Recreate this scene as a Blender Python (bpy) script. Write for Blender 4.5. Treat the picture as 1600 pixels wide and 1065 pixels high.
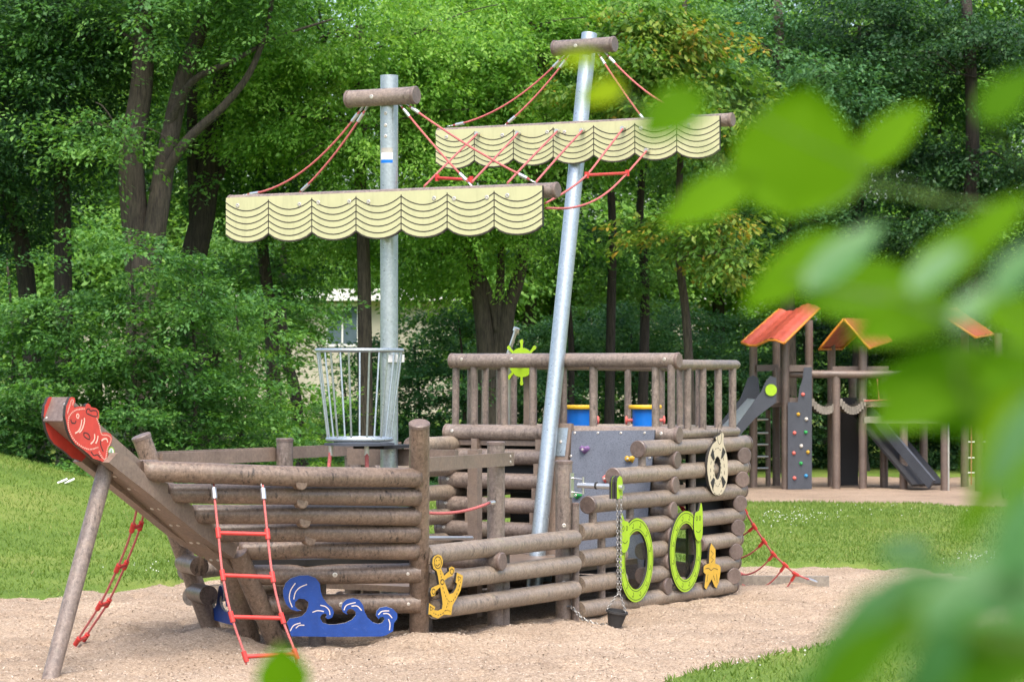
import bpy, bmesh, math, random
import numpy as np
from mathutils import Vector, Matrix
from mathutils.geometry import tessellate_polygon
R = math.radians
sc = bpy.context.scene
for o in list(bpy.data.objects):
    bpy.data.objects.remove(o)
COL = sc.collection
# ------------------------------------------------------------------ camera, sky, sun, exposure
F = 4200.0                      # focal length in pixels of a 1600 px wide picture
CX, CY, YH = 800.0, 532.5, 575.0
CAMZ = 2.2
PITCH = math.atan((YH - CY) / F)
cam_data = bpy.data.cameras.new('camera')
cam = bpy.data.objects.new('camera', cam_data)
COL.objects.link(cam)
cam.location = (0, 0, CAMZ)
cam.rotation_euler = (math.pi / 2 + PITCH, 0, 0)
cam_data.sensor_width = 36.0
cam_data.lens = F / 1600.0 * 36.0
cam_data.clip_start = 0.05
cam_data.clip_end = 2000
cam_data.dof.use_dof = True
cam_data.dof.focus_distance = 23.5
cam_data.dof.aperture_fstop = 6.0
cam_data.dof.aperture_blades = 0
sc.camera = cam

SUN_EL, SUN_AZ = 60.0, 176.0    # azimuth measured clockwise from +Y (the viewing direction)
world = bpy.data.worlds.new('World')
sc.world = world
world.use_nodes = True
wn = world.node_tree.nodes
wl = world.node_tree.links
bg = wn['Background']
sky = wn.new('ShaderNodeTexSky')
sky.sky_type = 'NISHITA'
sky.sun_disc = False
sky.sun_elevation = R(SUN_EL)
sky.sun_rotation = R(SUN_AZ)
sky.air_density = 1.0
sky.dust_density = 4.0
sky.ozone_density = 0.6
wl.new(sky.outputs['Color'], bg.inputs['Color'])
bg.inputs['Strength'].default_value = 0.15
sun_data = bpy.data.lights.new('sun', 'SUN')
sun_data.energy = 1.35
sun_data.angle = R(38.0)
sun_data.color = (1.0, 0.95, 0.87)
sun = bpy.data.objects.new('sun', sun_data)
COL.objects.link(sun)
sd = Vector((math.sin(R(SUN_AZ)) * math.cos(R(SUN_EL)), math.cos(R(SUN_AZ)) * math.cos(R(SUN_EL)), math.sin(R(SUN_EL))))
sun.rotation_euler = sd.to_track_quat('Z', 'Y').to_euler()
sc.view_settings.view_transform = 'Standard'
sc.view_settings.look = 'None'
sc.view_settings.exposure = 1.32
sc.view_settings.gamma = 1.0
sc.view_settings.use_curve_mapping = False
sc.render.engine = 'CYCLES'
sc.cycles.use_denoising = True
sc.cycles.max_bounces = 6
sc.cycles.diffuse_bounces = 3
sc.cycles.glossy_bounces = 3
sc.cycles.transmission_bounces = 5
sc.cycles.transparent_max_bounces = 6
sc.cycles.caustics_reflective = False
sc.cycles.caustics_refractive = False

# ------------------------------------------------------------------ measuring helpers (photo pixel -> point in the place)
CP, SP = math.cos(PITCH), math.sin(PITCH)
def ray(px, py):
    a = (px - CX) / F
    b = (CY - py) / F
    return Vector((a, CP - b * SP, SP + b * CP))
def at(px, py, Y):
    d = ray(px, py)
    k = Y / d.y
    return Vector((d.x * k, Y, CAMZ + d.z * k))
def ground_at(px, py, z=-0.06):
    d = ray(px, py)
    k = (z - CAMZ) / d.z
    return Vector((d.x * k, d.y * k, z))
# ship frame: t towards the bow, v towards port, z up, origin at the foot of the forward starboard corner of the aft castle
TH = R(30.0)
UX = Vector((-math.sin(TH), -math.cos(TH), 0))
VX = Vector((-math.cos(TH), math.sin(TH), 0))
ZX = Vector((0, 0, 1))
ORI = Vector((250 / F * 26.25, 26.25, 0))
W = 2.485
VC = W / 2
def S(t, v, z):
    return ORI + UX * t + VX * v + ZX * z
def Sdir(t, v, z):
    return UX * t + VX * v + ZX * z
def T(p):
    q = p - ORI
    return (q.dot(UX), q.dot(VX), q.z)
def hit(px, py, P0, n):
    d = ray(px, py)
    o = Vector((0, 0, CAMZ))
    k = (P0 - o).dot(n) / d.dot(n)
    return o + d * k
def on_v(px, py, v):
    return hit(px, py, S(0, v, 0), VX)
def on_t(px, py, t):
    return hit(px, py, S(t, 0, 0), UX)
RAKE = 0.165
def tw(z):
    return 0.256 - RAKE * z
WN = (UX + ZX * RAKE).normalized()
def on_wall(px, py, off=0.0):
    return hit(px, py, S(tw(0) + off, 0, 0), WN)

# ------------------------------------------------------------------ materials
MATS = {}
def mat(name):
    m = bpy.data.materials.new(name)
    m.use_nodes = True
    nt = m.node_tree
    MATS[name] = m
    return m, nt, nt.nodes, nt.links, nt.nodes['Principled BSDF']
def noise(nt, scale, detail=4, rough=0.55, coord='Object', sc3=None):
    tc = nt.nodes.new('ShaderNodeTexCoord')
    nz = nt.nodes.new('ShaderNodeTexNoise')
    nz.inputs['Scale'].default_value = scale
    nz.inputs['Detail'].default_value = detail
    nz.inputs['Roughness'].default_value = rough
    if sc3:
        mp = nt.nodes.new('ShaderNodeMapping')
        mp.inputs['Scale'].default_value = sc3
        nt.links.new(tc.outputs[coord], mp.inputs['Vector'])
        nt.links.new(mp.outputs['Vector'], nz.inputs['Vector'])
    else:
        nt.links.new(tc.outputs[coord], nz.inputs['Vector'])
    return nz
def ramp(nt, src, stops):
    r = nt.nodes.new('ShaderNodeValToRGB')
    els = r.color_ramp.elements
    while len(els) < len(stops):
        els.new(0.5)
    for e, (p, c) in zip(els, stops):
        e.position = p
        e.color = (c[0], c[1], c[2], 1)
    nt.links.new(src, r.inputs['Fac'])
    return r
def mix(nt, fac, a, b, mode='MIX'):
    n = nt.nodes.new('ShaderNodeMix')
    n.data_type = 'RGBA'
    n.blend_type = mode
    if isinstance(fac, float):
        n.inputs[0].default_value = fac
    else:
        nt.links.new(fac, n.inputs[0])
    for k, s in ((6, a), (7, b)):
        if isinstance(s, tuple):
            n.inputs[k].default_value = (s[0], s[1], s[2], 1)
        else:
            nt.links.new(s, n.inputs[k])
    return n.outputs[2]
def bump(nt, src, bsdf, strength, dist=0.01):
    b = nt.nodes.new('ShaderNodeBump')
    b.inputs['Strength'].default_value = strength
    b.inputs['Distance'].default_value = dist
    nt.links.new(src, b.inputs['Height'])
    nt.links.new(b.outputs['Normal'], bsdf.inputs['Normal'])

def plastic_log(name, base, light, dark, stain=0.5):
    m, nt, N, L, b = mat(name)
    sp = noise(nt, 38, 4, 0.75)
    lo = tuple(x * .5 + y * .5 for x, y in zip(base, dark)); hi = tuple(x * .5 + y * .5 for x, y in zip(base, light))
    c1 = ramp(nt, sp.outputs['Fac'], [(0.34, lo), (0.5, base), (0.66, hi)])
    big = noise(nt, 2.2, 6, 0.7)
    c2 = ramp(nt, big.outputs['Fac'], [(0.32, (0.74, 0.73, 0.72)), (0.5, (1.0, 1.0, 1.0)), (0.68, (1.18, 1.13, 1.06))])
    c = mix(nt, 1.0, c1.outputs['Color'], c2.outputs['Color'], 'MULTIPLY')
    # dark run-off streaks and hairline cracks, upright in the place
    st = noise(nt, 15, 6, 0.75, sc3=(2.4, 2.4, 0.6))
    f = ramp(nt, st.outputs['Fac'], [(0.53, (0, 0, 0)), (0.62, (1, 1, 1))])
    gate = noise(nt, 3.1, 4, 0.7)
    fg = ramp(nt, gate.outputs['Fac'], [(0.38, (0, 0, 0)), (0.58, (1, 1, 1))])
    fx = N.new('ShaderNodeMath'); fx.operation = 'MULTIPLY'
    L.new(f.outputs['Color'], fx.inputs[0]); L.new(fg.outputs['Color'], fx.inputs[1])
    fm = N.new('ShaderNodeMath'); fm.operation = 'MULTIPLY'; fm.inputs[1].default_value = stain
    L.new(fx.outputs[0], fm.inputs[0])
    c = mix(nt, fm.outputs[0], c, (dark[0] * .5, dark[1] * .5, dark[2] * .5))
    oi = N.new('ShaderNodeObjectInfo')
    cv = ramp(nt, oi.outputs['Random'], [(0.0, (0.80, 0.79, 0.79)), (0.5, (1.0, 0.98, 0.97)), (1.0, (1.18, 1.17, 1.14))])
    c = mix(nt, 1.0, c, cv.outputs['Color'], 'MULTIPLY')
    al = noise(nt, 4.5, 5, 0.7)
    fa = ramp(nt, al.outputs['Fac'], [(0.60, (0, 0, 0)), (0.74, (.4, .4, .4))])
    c = mix(nt, fa.outputs['Color'], c, (base[0] * .85, base[1] * 1.12, base[2] * .7))
    du = noise(nt, 5.5, 6, 0.75, sc3=(1.0, 1.0, 1.8))
    fdn = ramp(nt, du.outputs['Fac'], [(0.58, (0, 0, 0)), (0.72, (.45, .45, .45))])
    c = mix(nt, fdn.outputs['Color'], c, (0.33, 0.25, 0.18))
    sc_ = noise(nt, 120, 2, 0.6)
    fs = ramp(nt, sc_.outputs['Fac'], [(0.66, (0, 0, 0)), (0.74, (.5, .5, .5))])
    c = mix(nt, fs.outputs['Color'], c, tuple(min(1, x * 1.6) for x in light))
    L.new(c, b.inputs['Base Color'])
    rr_ = ramp(nt, big.outputs['Fac'], [(0.3, (0.30,) * 3), (0.7, (0.55,) * 3)])
    L.new(rr_.outputs['Color'], b.inputs['Roughness'])
    b.inputs['Specular IOR Level'].default_value = 0.6
    bump(nt, sp.outputs['Fac'], b, 0.3, 0.006)
    return m
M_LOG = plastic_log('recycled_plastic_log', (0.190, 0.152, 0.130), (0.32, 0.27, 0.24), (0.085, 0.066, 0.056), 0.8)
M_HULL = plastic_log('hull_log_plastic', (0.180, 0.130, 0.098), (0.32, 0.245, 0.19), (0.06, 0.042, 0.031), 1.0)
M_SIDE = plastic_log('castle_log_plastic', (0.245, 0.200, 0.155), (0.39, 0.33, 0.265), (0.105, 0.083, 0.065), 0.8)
M_CAP = plastic_log('log_end_cap_plastic', (0.145, 0.108, 0.094), (0.22, 0.172, 0.15), (0.085, 0.062, 0.053), 0.4)
M_BOARD = plastic_log('brown_plank_plastic', (0.21, 0.16, 0.128), (0.27, 0.215, 0.175), (0.14, 0.105, 0.085), 0.35)
M_DARKLOG = plastic_log('far_post_plastic', (0.14, 0.105, 0.088), (0.19, 0.145, 0.125), (0.09, 0.068, 0.058), 0.3)

def simple(name, col, rough=0.5, metal=0.0, var=0.12, nscale=14, spec=0.4, bmp=0.08, bscale=40, scuff=0.0, streak=0.0):
    m, nt, N, L, b = mat(name)
    nz = noise(nt, nscale, 5, 0.65)
    lo = tuple(x * (1 - var) for x in col)
    hi = tuple(min(1, x * (1 + var)) for x in col)
    c = ramp(nt, nz.outputs['Fac'], [(0.3, lo), (0.7, hi)]).outputs['Color']
    if scuff:
        f = ramp(nt, noise(nt, 26, 6, 0.8, sc3=(1.0, 1.0, 2.4)).outputs['Fac'], [(0.58, (0, 0, 0)), (0.72, (scuff,) * 3)])
        c = mix(nt, f.outputs['Color'], c, tuple(min(1, x * .6 + .22) for x in col))
        f = ramp(nt, noise(nt, 5, 6, 0.7).outputs['Fac'], [(0.55, (0, 0, 0)), (0.75, (scuff,) * 3)])
        c = mix(nt, f.outputs['Color'], c, tuple(x * .55 + .03 for x in col))
    if streak:
        f = ramp(nt, noise(nt, 9, 5, 0.7, sc3=(2.0, 2.0, .22)).outputs['Fac'], [(0.5, (0, 0, 0)), (0.72, (streak,) * 3)])
        c = mix(nt, f.outputs['Color'], c, tuple(x * .5 for x in col))
    L.new(c, b.inputs['Base Color'])
    b.inputs['Roughness'].default_value = rough
    b.inputs['Metallic'].default_value = metal
    b.inputs['Specular IOR Level'].default_value = spec
    if bmp:
        bump(nt, noise(nt, bscale, 3, 0.6).outputs['Fac'], b, bmp, 0.004)
    return m
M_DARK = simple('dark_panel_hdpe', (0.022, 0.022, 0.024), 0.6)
M_CREAM = simple('cream_hdpe_board', (0.51, 0.505, 0.29), 0.5, var=0.06, nscale=5, bmp=0.03, scuff=.12, streak=.22)
M_GROOVE = simple('dark_groove', (0.045, 0.038, 0.03), 0.7)
M_EDGE = simple('black_board_edge', (0.03, 0.028, 0.026), 0.6)
M_ROPE = simple('red_rope', (0.47, 0.125, 0.118), 0.8, var=0.35, nscale=90, bmp=0.5, bscale=120)
M_REDP = simple('red_plastic', (0.54, 0.045, 0.038), 0.45, var=0.15, scuff=.3)
M_BLUE = simple('blue_hdpe_board', (0.010, 0.055, 0.27), 0.5, var=0.15, scuff=.3)
M_GREYEDGE = simple('pale_grey_board_edge', (0.42, 0.40, 0.36), 0.7, var=0.2)
M_YEL = simple('yellow_hdpe_board', (0.62, 0.38, 0.04), 0.5, var=0.12, scuff=.4)
M_LIME = simple('lime_hdpe_board', (0.35, 0.56, 0.02), 0.45, var=0.08, scuff=.25)
M_FISH = simple('red_hdpe_board', (0.55, 0.06, 0.045), 0.42, var=0.12, scuff=.3)
M_FISHLINE = simple('pale_red_routing', (0.86, 0.52, 0.42), 0.6)
M_TAN = simple('cream_tan_hdpe', (0.58, 0.51, 0.36), 0.5, var=0.08)
M_DRUM = simple('blue_drum_plastic', (0.005, 0.16, 0.62), 0.35, var=0.05)
M_RIM = simple('yellow_rim_plastic', (0.80, 0.48, 0.03), 0.4)
M_CORAL = simple('coral_plastic', (0.72, 0.16, 0.13), 0.45)
M_WHITE = simple('white_paint', (0.78, 0.77, 0.74), 0.5, var=0.06)
M_BOLT = simple('bolt_metal', (0.62, 0.58, 0.52), 0.35, metal=0.6, var=0.2)
M_STEEL = simple('stainless_steel', (0.66, 0.66, 0.65), 0.28, metal=0.85, var=0.08)
M_CHAIN = simple('chain_steel', (0.36, 0.35, 0.33), 0.38, metal=0.8, var=0.2)
M_RUBBER = simple('black_rubber', (0.035, 0.034, 0.034), 0.75, var=0.25)
def galvanized():
    m, nt, N, L, b = mat('galvanized_steel')
    tc = N.new('ShaderNodeTexCoord')
    vo = N.new('ShaderNodeTexVoronoi'); vo.inputs['Scale'].default_value = 55
    L.new(tc.outputs['Object'], vo.inputs['Vector'])
    c = ramp(nt, vo.outputs['Color'], [(0.0, (0.36, 0.41, 0.44)), (1.0, (0.48, 0.54, 0.57))])
    L.new(c.outputs['Color'], b.inputs['Base Color'])
    r = ramp(nt, noise(nt, 30, 4).outputs['Fac'], [(0.3, (0.26,) * 3), (0.7, (0.42,) * 3)])
    L.new(r.outputs['Color'], b.inputs['Roughness'])
    b.inputs['Metallic'].default_value = 0.72
    return m
M_GALV = galvanized()
def slate(name, col):
    m, nt, N, L, b = mat(name)
    c = ramp(nt, noise(nt, 85, 3, 0.8).outputs['Fac'], [(0.32, tuple(x * .45 for x in col)), (0.46, col), (0.75, tuple(x * 1.25 for x in col))])
    d = ramp(nt, noise(nt, 2.5, 5, 0.7).outputs['Fac'], [(0.3, (0.8, 0.8, 0.8)), (0.7, (1.1, 1.1, 1.1))])
    L.new(mix(nt, 1.0, c.outputs['Color'], d.outputs['Color'], 'MULTIPLY'), b.inputs['Base Color'])
    b.inputs['Roughness'].default_value = 0.6
    return m
M_SLATE = slate('slate_climbing_panel', (0.125, 0.14, 0.175))
M_SLATE2 = slate('dark_slate_panel', (0.055, 0.062, 0.078))
def glass_pane():
    m, nt, N, L, b = mat('tinted_pane')
    out = N['Material Output']
    tr = N.new('ShaderNodeBsdfTransparent'); tr.inputs['Color'].default_value = (0.985, 0.985, 0.985, 1)
    gl = N.new('ShaderNodeBsdfGlossy'); gl.inputs['Roughness'].default_value = 0.08
    mx = N.new('ShaderNodeMixShader'); mx.inputs[0].default_value = 0.03
    L.new(tr.outputs[0], mx.inputs[1]); L.new(gl.outputs[0], mx.inputs[2])
    L.new(mx.outputs[0], out.inputs['Surface'])
    return m
M_PANE = glass_pane()
def roof_mat():
    m, nt, N, L, b = mat('red_roof_tile_plastic')
    c = ramp(nt, noise(nt, 4, 4).outputs['Fac'], [(0.3, (0.36, 0.056, 0.03)), (0.7, (0.49, 0.092, 0.052))])
    L.new(c.outputs['Color'], b.inputs['Base Color'])
    b.inputs['Roughness'].default_value = 0.5
    return m
M_ROOF = roof_mat()
M_ORANGE = simple('orange_roof_edge', (0.58, 0.22, 0.03), 0.5)
def bark(name, lo, hi):
    m, nt, N, L, b = mat(name)
    nz = noise(nt, 6, 8, 0.75, sc3=(5.0, 5.0, 0.6))
    c = ramp(nt, nz.outputs['Fac'], [(0.38, lo), (0.62, hi)])
    L.new(c.outputs['Color'], b.inputs['Base Color'])
    b.inputs['Roughness'].default_value = 0.9
    bump(nt, nz.outputs['Fac'], b, 0.8, 0.05)
    return m
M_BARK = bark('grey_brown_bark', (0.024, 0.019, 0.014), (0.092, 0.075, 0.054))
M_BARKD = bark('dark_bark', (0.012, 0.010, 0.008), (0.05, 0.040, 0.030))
def leaf_mat(name, stops, transl=0.4, gloss=0.5, spec=0.3):
    m, nt, N, L, b = mat(name)
    out = N['Material Output']
    a = N.new('ShaderNodeAttribute'); a.attribute_name = 'tone'
    c = ramp(nt, a.outputs['Fac'], stops)
    L.new(c.outputs['Color'], b.inputs['Base Color'])
    b.inputs['Roughness'].default_value = gloss
    b.inputs['Specular IOR Level'].default_value = spec
    tl = N.new('ShaderNodeBsdfTranslucent')
    tcol = mix(nt, 1.0, c.outputs['Color'], (1.25, 1.25, 0.55), 'MULTIPLY')
    L.new(tcol, tl.inputs['Color'])
    ms = N.new('ShaderNodeMixShader'); ms.inputs[0].default_value = transl
    L.new(b.outputs[0], ms.inputs[1]); L.new(tl.outputs[0], ms.inputs[2])
    L.new(ms.outputs[0], out.inputs['Surface'])
    return m
LEAF = {
    'hornbeam': leaf_mat('hornbeam_leaf', [(0.0, (0.032, 0.098, 0.030)), (0.5, (0.085, 0.215, 0.050)), (1.0, (0.19, 0.37, 0.08))]),
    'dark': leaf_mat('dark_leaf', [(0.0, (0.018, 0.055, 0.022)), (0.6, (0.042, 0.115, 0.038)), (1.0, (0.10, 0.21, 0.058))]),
    'linden': leaf_mat('linden_leaf', [(0.0, (0.075, 0.20, 0.03)), (0.5, (0.175, 0.37, 0.055)), (1.0, (0.32, 0.51, 0.10))], 0.5),
    'chestnut': leaf_mat('chestnut_leaf', [(0.0, (0.05, 0.13, 0.022)), (0.55, (0.12, 0.245, 0.035)), (0.9, (0.26, 0.33, 0.05)), (1.0, (0.38, 0.27, 0.045))], 0.4),
    'bluish': leaf_mat('bluish_green_leaf', [(0.0, (0.026, 0.085, 0.036)), (0.5, (0.068, 0.185, 0.068)), (1.0, (0.155, 0.31, 0.11))]),
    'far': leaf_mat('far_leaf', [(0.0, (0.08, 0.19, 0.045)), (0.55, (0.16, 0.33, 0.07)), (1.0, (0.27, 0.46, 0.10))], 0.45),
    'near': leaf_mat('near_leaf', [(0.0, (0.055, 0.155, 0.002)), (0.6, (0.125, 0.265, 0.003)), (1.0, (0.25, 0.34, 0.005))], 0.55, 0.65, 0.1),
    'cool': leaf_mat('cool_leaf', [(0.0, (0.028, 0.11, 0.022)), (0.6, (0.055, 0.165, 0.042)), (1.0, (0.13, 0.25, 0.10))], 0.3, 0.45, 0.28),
}
def grass_mat():
    m, nt, N, L, b = mat('lawn_turf')
    tc = N.new('ShaderNodeTexCoord')
    big = noise(nt, 0.55, 5, 0.6)
    c1 = ramp(nt, big.outputs['Fac'], [(0.30, (0.095, 0.165, 0.030)), (0.52, (0.14, 0.215, 0.042)), (0.70, (0.22, 0.26, 0.07))])
    fine = noise(nt, 60, 3, 0.7)
    c2 = ramp(nt, fine.outputs['Fac'], [(0.3, (0.55, 0.6, 0.5)), (0.7, (1.25, 1.2, 1.1))])
    dry = noise(nt, 1.3, 6, 0.7)
    fd = ramp(nt, dry.outputs['Fac'], [(0.66, (0, 0, 0)), (0.76, (1, 1, 1))])
    c = mix(nt, 1.0, c1.outputs['Color'], c2.outputs['Color'], 'MULTIPLY')
    c = mix(nt, fd.outputs['Color'], c, (0.26, 0.25, 0.09))
    L.new(c, b.inputs['Base Color'])
    b.inputs['Roughness'].default_value = 0.8
    b.inputs['Specular IOR Level'].default_value = 0.15
    bump(nt, fine.outputs['Fac'], b, 0.6, 0.03)
    return m
M_LAWN = grass_mat()
LEAF['grass'] = leaf_mat('grass_blade', [(0.0, (0.085, 0.155, 0.028)), (0.5, (0.145, 0.23, 0.042)), (0.85, (0.22, 0.29, 0.068)), (1.0, (0.31, 0.30, 0.12))], 0.35, 0.6, 0.2)
def sand_mat(name, lo, mid, hi):
    m, nt, N, L, b = mat(name)
    f1 = noise(nt, 48, 5, 0.9)
    c1 = ramp(nt, f1.outputs['Fac'], [(0.36, lo), (0.48, mid), (0.58, hi), (0.7, tuple(min(1, x * 1.3) for x in hi))])
    big = noise(nt, 0.7, 6, 0.65)
    c2 = ramp(nt, big.outputs['Fac'], [(0.3, (0.74, 0.71, 0.68)), (0.7, (1.12, 1.10, 1.07))])
    chips = noise(nt, 18, 5, 0.8, sc3=(1.0, 2.2, 1.0))
    f = ramp(nt, chips.outputs['Fac'], [(0.53, (0, 0, 0)), (0.68, (0.75, 0.75, 0.75))])
    c = mix(nt, 1.0, c1.outputs['Color'], c2.outputs['Color'], 'MULTIPLY')
    c = mix(nt, f.outputs['Color'], c, tuple(x * 0.55 for x in lo))
    L.new(c, b.inputs['Base Color'])
    b.inputs['Roughness'].default_value = 0.95
    b.inputs['Specular IOR Level'].default_value = 0.1
    bump(nt, f1.outputs['Fac'], b, 0.7, 0.02)
    return m
M_SAND = sand_mat('sandpit_gravel', (0.215, 0.158, 0.112), (0.385, 0.298, 0.222), (0.52, 0.425, 0.33))
M_SAND2 = sand_mat('far_sandpit', (0.21, 0.155, 0.115), (0.32, 0.245, 0.185), (0.40, 0.315, 0.245))
M_FLOWER = simple('white_clover', (0.8, 0.8, 0.74), 0.7)
M_PLASTER = simple('cream_plaster', (0.42, 0.39, 0.31), 0.85, var=0.06, nscale=2)
M_GLASSD = simple('dark_window_glass', (0.10, 0.14, 0.17), 0.08, var=0.3, nscale=1.0, spec=0.8, bmp=0)
M_TIMBER = simple('grey_timber', (0.24, 0.215, 0.18), 0.85, var=0.3, nscale=20)
M_NAVY = simple('dark_routing', (0.02, 0.02, 0.02), 0.7)
M_PALE = simple('pale_routing', (0.72, 0.62, 0.55), 0.6)

# ------------------------------------------------------------------ mesh builder
ORG = {}
def tag(o, label, cat, group=None):
    o['label'] = label; o['category'] = cat
    if group: o['group'] = group
    return o
def thing(name, loc, label, cat, group=None):
    e = bpy.data.objects.new(name, None)
    COL.objects.link(e)
    e.location = loc
    e.empty_display_size = 0.2
    tag(e, label, cat, group)
    ORG[e.name] = Vector(loc)
    return e
def origin_of(p):
    while p is not None and p.parent is not None:
        p = p.parent
    return ORG.get(p.name, Vector((0, 0, 0))) if p is not None else Vector((0, 0, 0))
def frame_of(d):
    d = d.normalized()
    h = Vector((0, 0, 1)) if abs(d.z) < 0.9 else Vector((1, 0, 0))
    x = d.cross(h).normalized()
    y = x.cross(d).normalized()
    return x, y, d
class MB:
    def __init__(s):
        s.v = []; s.f = []; s.sm = []; s.mi = []
    def face(s, idx, smooth=False, mi=0):
        s.f.append(tuple(idx)); s.sm.append(smooth); s.mi.append(mi)
    def lathe(s, p0, axis, segs, seg=18, mi=0):
        """segs: list of strips, each a list of (along, radius); smooth inside a strip, sharp between strips"""
        x, y, d = frame_of(axis)
        cs = [(math.cos(2 * math.pi * k / seg), math.sin(2 * math.pi * k / seg)) for k in range(seg)]
        for strip in segs:
            prev = None
            for (a, r) in strip:
                c = p0 + d * a
                if r < 1e-6:
                    ring = [len(s.v)]; s.v.append(c.copy())
                else:
                    ring = list(range(len(s.v), len(s.v) + seg))
                    for (ca, sa) in cs:
                        s.v.append(c + x * (r * ca) + y * (r * sa))
                if prev is not None:
                    for k in range(seg):
                        k2 = (k + 1) % seg
                        if len(prev) == 1 and len(ring) == 1: continue
                        if len(prev) == 1: s.face((prev[0], ring[k2], ring[k]), True, mi)
                        elif len(ring) == 1: s.face((prev[k], prev[k2], ring[0]), True, mi)
                        else: s.face((prev[k], prev[k2], ring[k2], ring[k]), True, mi)
                prev = ring
        return s
    def rod(s, p0, p1, r, seg=12, mi=0, r2=None, ends=True):
        r2 = r if r2 is None else r2
        L = (p1 - p0).length
        st = [[(0, r), (L, r2)]]
        if ends: st = [[(0, 0), (0, r)]] + st + [[(L, r2), (L, 0)]]
        return s.lathe(p0, p1 - p0, st, seg, mi)
    def sweep(s, pts, rad, seg=10, mi=0, ends=True):
        n = len(pts)
        if not isinstance(rad, (list, tuple)): rad = [rad] * n
        rings = []
        x = None
        for i, p in enumerate(pts):
            d = (pts[min(i + 1, n - 1)] - pts[max(i - 1, 0)]).normalized()
            if x is None:
                x, y, _ = frame_of(d)
            else:
                x = (x - d * x.dot(d)).normalized()
                y = x.cross(d).normalized()
            ring = []
            for k in range(seg):
                a = 2 * math.pi * k / seg
                ring.append(len(s.v)); s.v.append(p + x * (rad[i] * math.cos(a)) + y * (rad[i] * math.sin(a)))
            rings.append(ring)
        for a, b in zip(rings, rings[1:]):
            for k in range(seg):
                k2 = (k + 1) % seg
                s.face((a[k], a[k2], b[k2], b[k]), True, mi)
        if ends:
            s.face(tuple(reversed(rings[0])), False, mi); s.face(tuple(rings[-1]), False, mi)
        return s
    def box(s, c, ex, ey, ez, mi=0):
        i = len(s.v)
        for a in (-1, 1):
            for b in (-1, 1):
                for d in (-1, 1):
                    s.v.append(c + ex * a + ey * b + ez * d)
        for q in ((0, 1, 3, 2), (4, 6, 7, 5), (0, 4, 5, 1), (2, 3, 7, 6), (0, 2, 6, 4), (1, 5, 7, 3)):
            s.face([i + k for k in q], False, mi)
        return s
    def beam(s, p0, p1, w, h, up=None, mi=0):
        d = (p1 - p0); L = d.length; d = d / L
        up = up or Vector((0, 0, 1))
        sx = d.cross(up).normalized(); uy = sx.cross(d).normalized()
        return s.box((p0 + p1) / 2, d * (L / 2), sx * (w / 2), uy * (h / 2), mi)
    def plate(s, loop, n, th, mi_front=0, mi_edge=1, holes=()):
        """loop: world points lying in a plane; extruded by th along -n (n = outward face)"""
        n = n.normalized()
        loops = [list(loop)] + [list(h) for h in holes]
        tris = tessellate_polygon(loops)
        flat = [p for l in loops for p in l]
        i0 = len(s.v)
        s.v += [p.copy() for p in flat]
        i1 = len(s.v)
        s.v += [p - n * th for p in flat]
        for t in tris:
            a, b, c = (flat[k] for k in t)
            t = tuple(t)
            if (b - a).cross(c - a).dot(n) < 0: t = (t[0], t[2], t[1])
            s.face([i0 + k for k in t], False, mi_front)
            s.face([i1 + k for k in reversed(t)], False, mi_front)
        base = 0
        for l in loops:
            m = len(l)
            j0 = len(s.v); s.v += [p.copy() for p in l]
            j1 = len(s.v); s.v += [p - n * th for p in l]
            for k in range(m):
                k2 = (k + 1) % m
                s.face((j0 + k, j1 + k, j1 + k2, j0 + k2), False, mi_edge)
            base += m
        return s
    def strip(s, pts, n, w, lift=0.0015, mi=0):
        """a thin flat line along pts on a plane with normal n"""
        n = n.normalized()
        prev = None
        m = len(pts)
        for i, p in enumerate(pts):
            d = (pts[min(i + 1, m - 1)] - pts[max(i - 1, 0)]).normalized()
            x = d.cross(n).normalized()
            a = len(s.v)
            s.v += [p + x * (w / 2) + n * lift, p - x * (w / 2) + n * lift, p + x * (w / 2) - n * 0.001, p - x * (w / 2) - n * 0.001]
            if prev is not None:
                s.face((prev, a, a + 1, prev + 1), False, mi)
                s.face((prev, prev + 2, a + 2, a), False, mi)
                s.face((prev + 1, a + 1, a + 3, prev + 3), False, mi)
            prev = a
        return s
    def build(s, name, mats, parent=None, kind=None):
        if not isinstance(mats, (list, tuple)): mats = [mats]
        o0 = origin_of(parent)
        me = bpy.data.meshes.new(name)
        me.from_pydata([tuple(p - o0) for p in s.v], [], s.f)
        for m in mats: me.materials.append(m)
        me.polygons.foreach_set('use_smooth', s.sm)
        me.polygons.foreach_set('material_index', s.mi)
        me.update()
        o = bpy.data.objects.new(name, me)
        COL.objects.link(o)
        if parent is not None: o.parent = parent
        if kind: o['kind'] = kind
        return o
CAPL, CAPG = 0.032, 1.055
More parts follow.
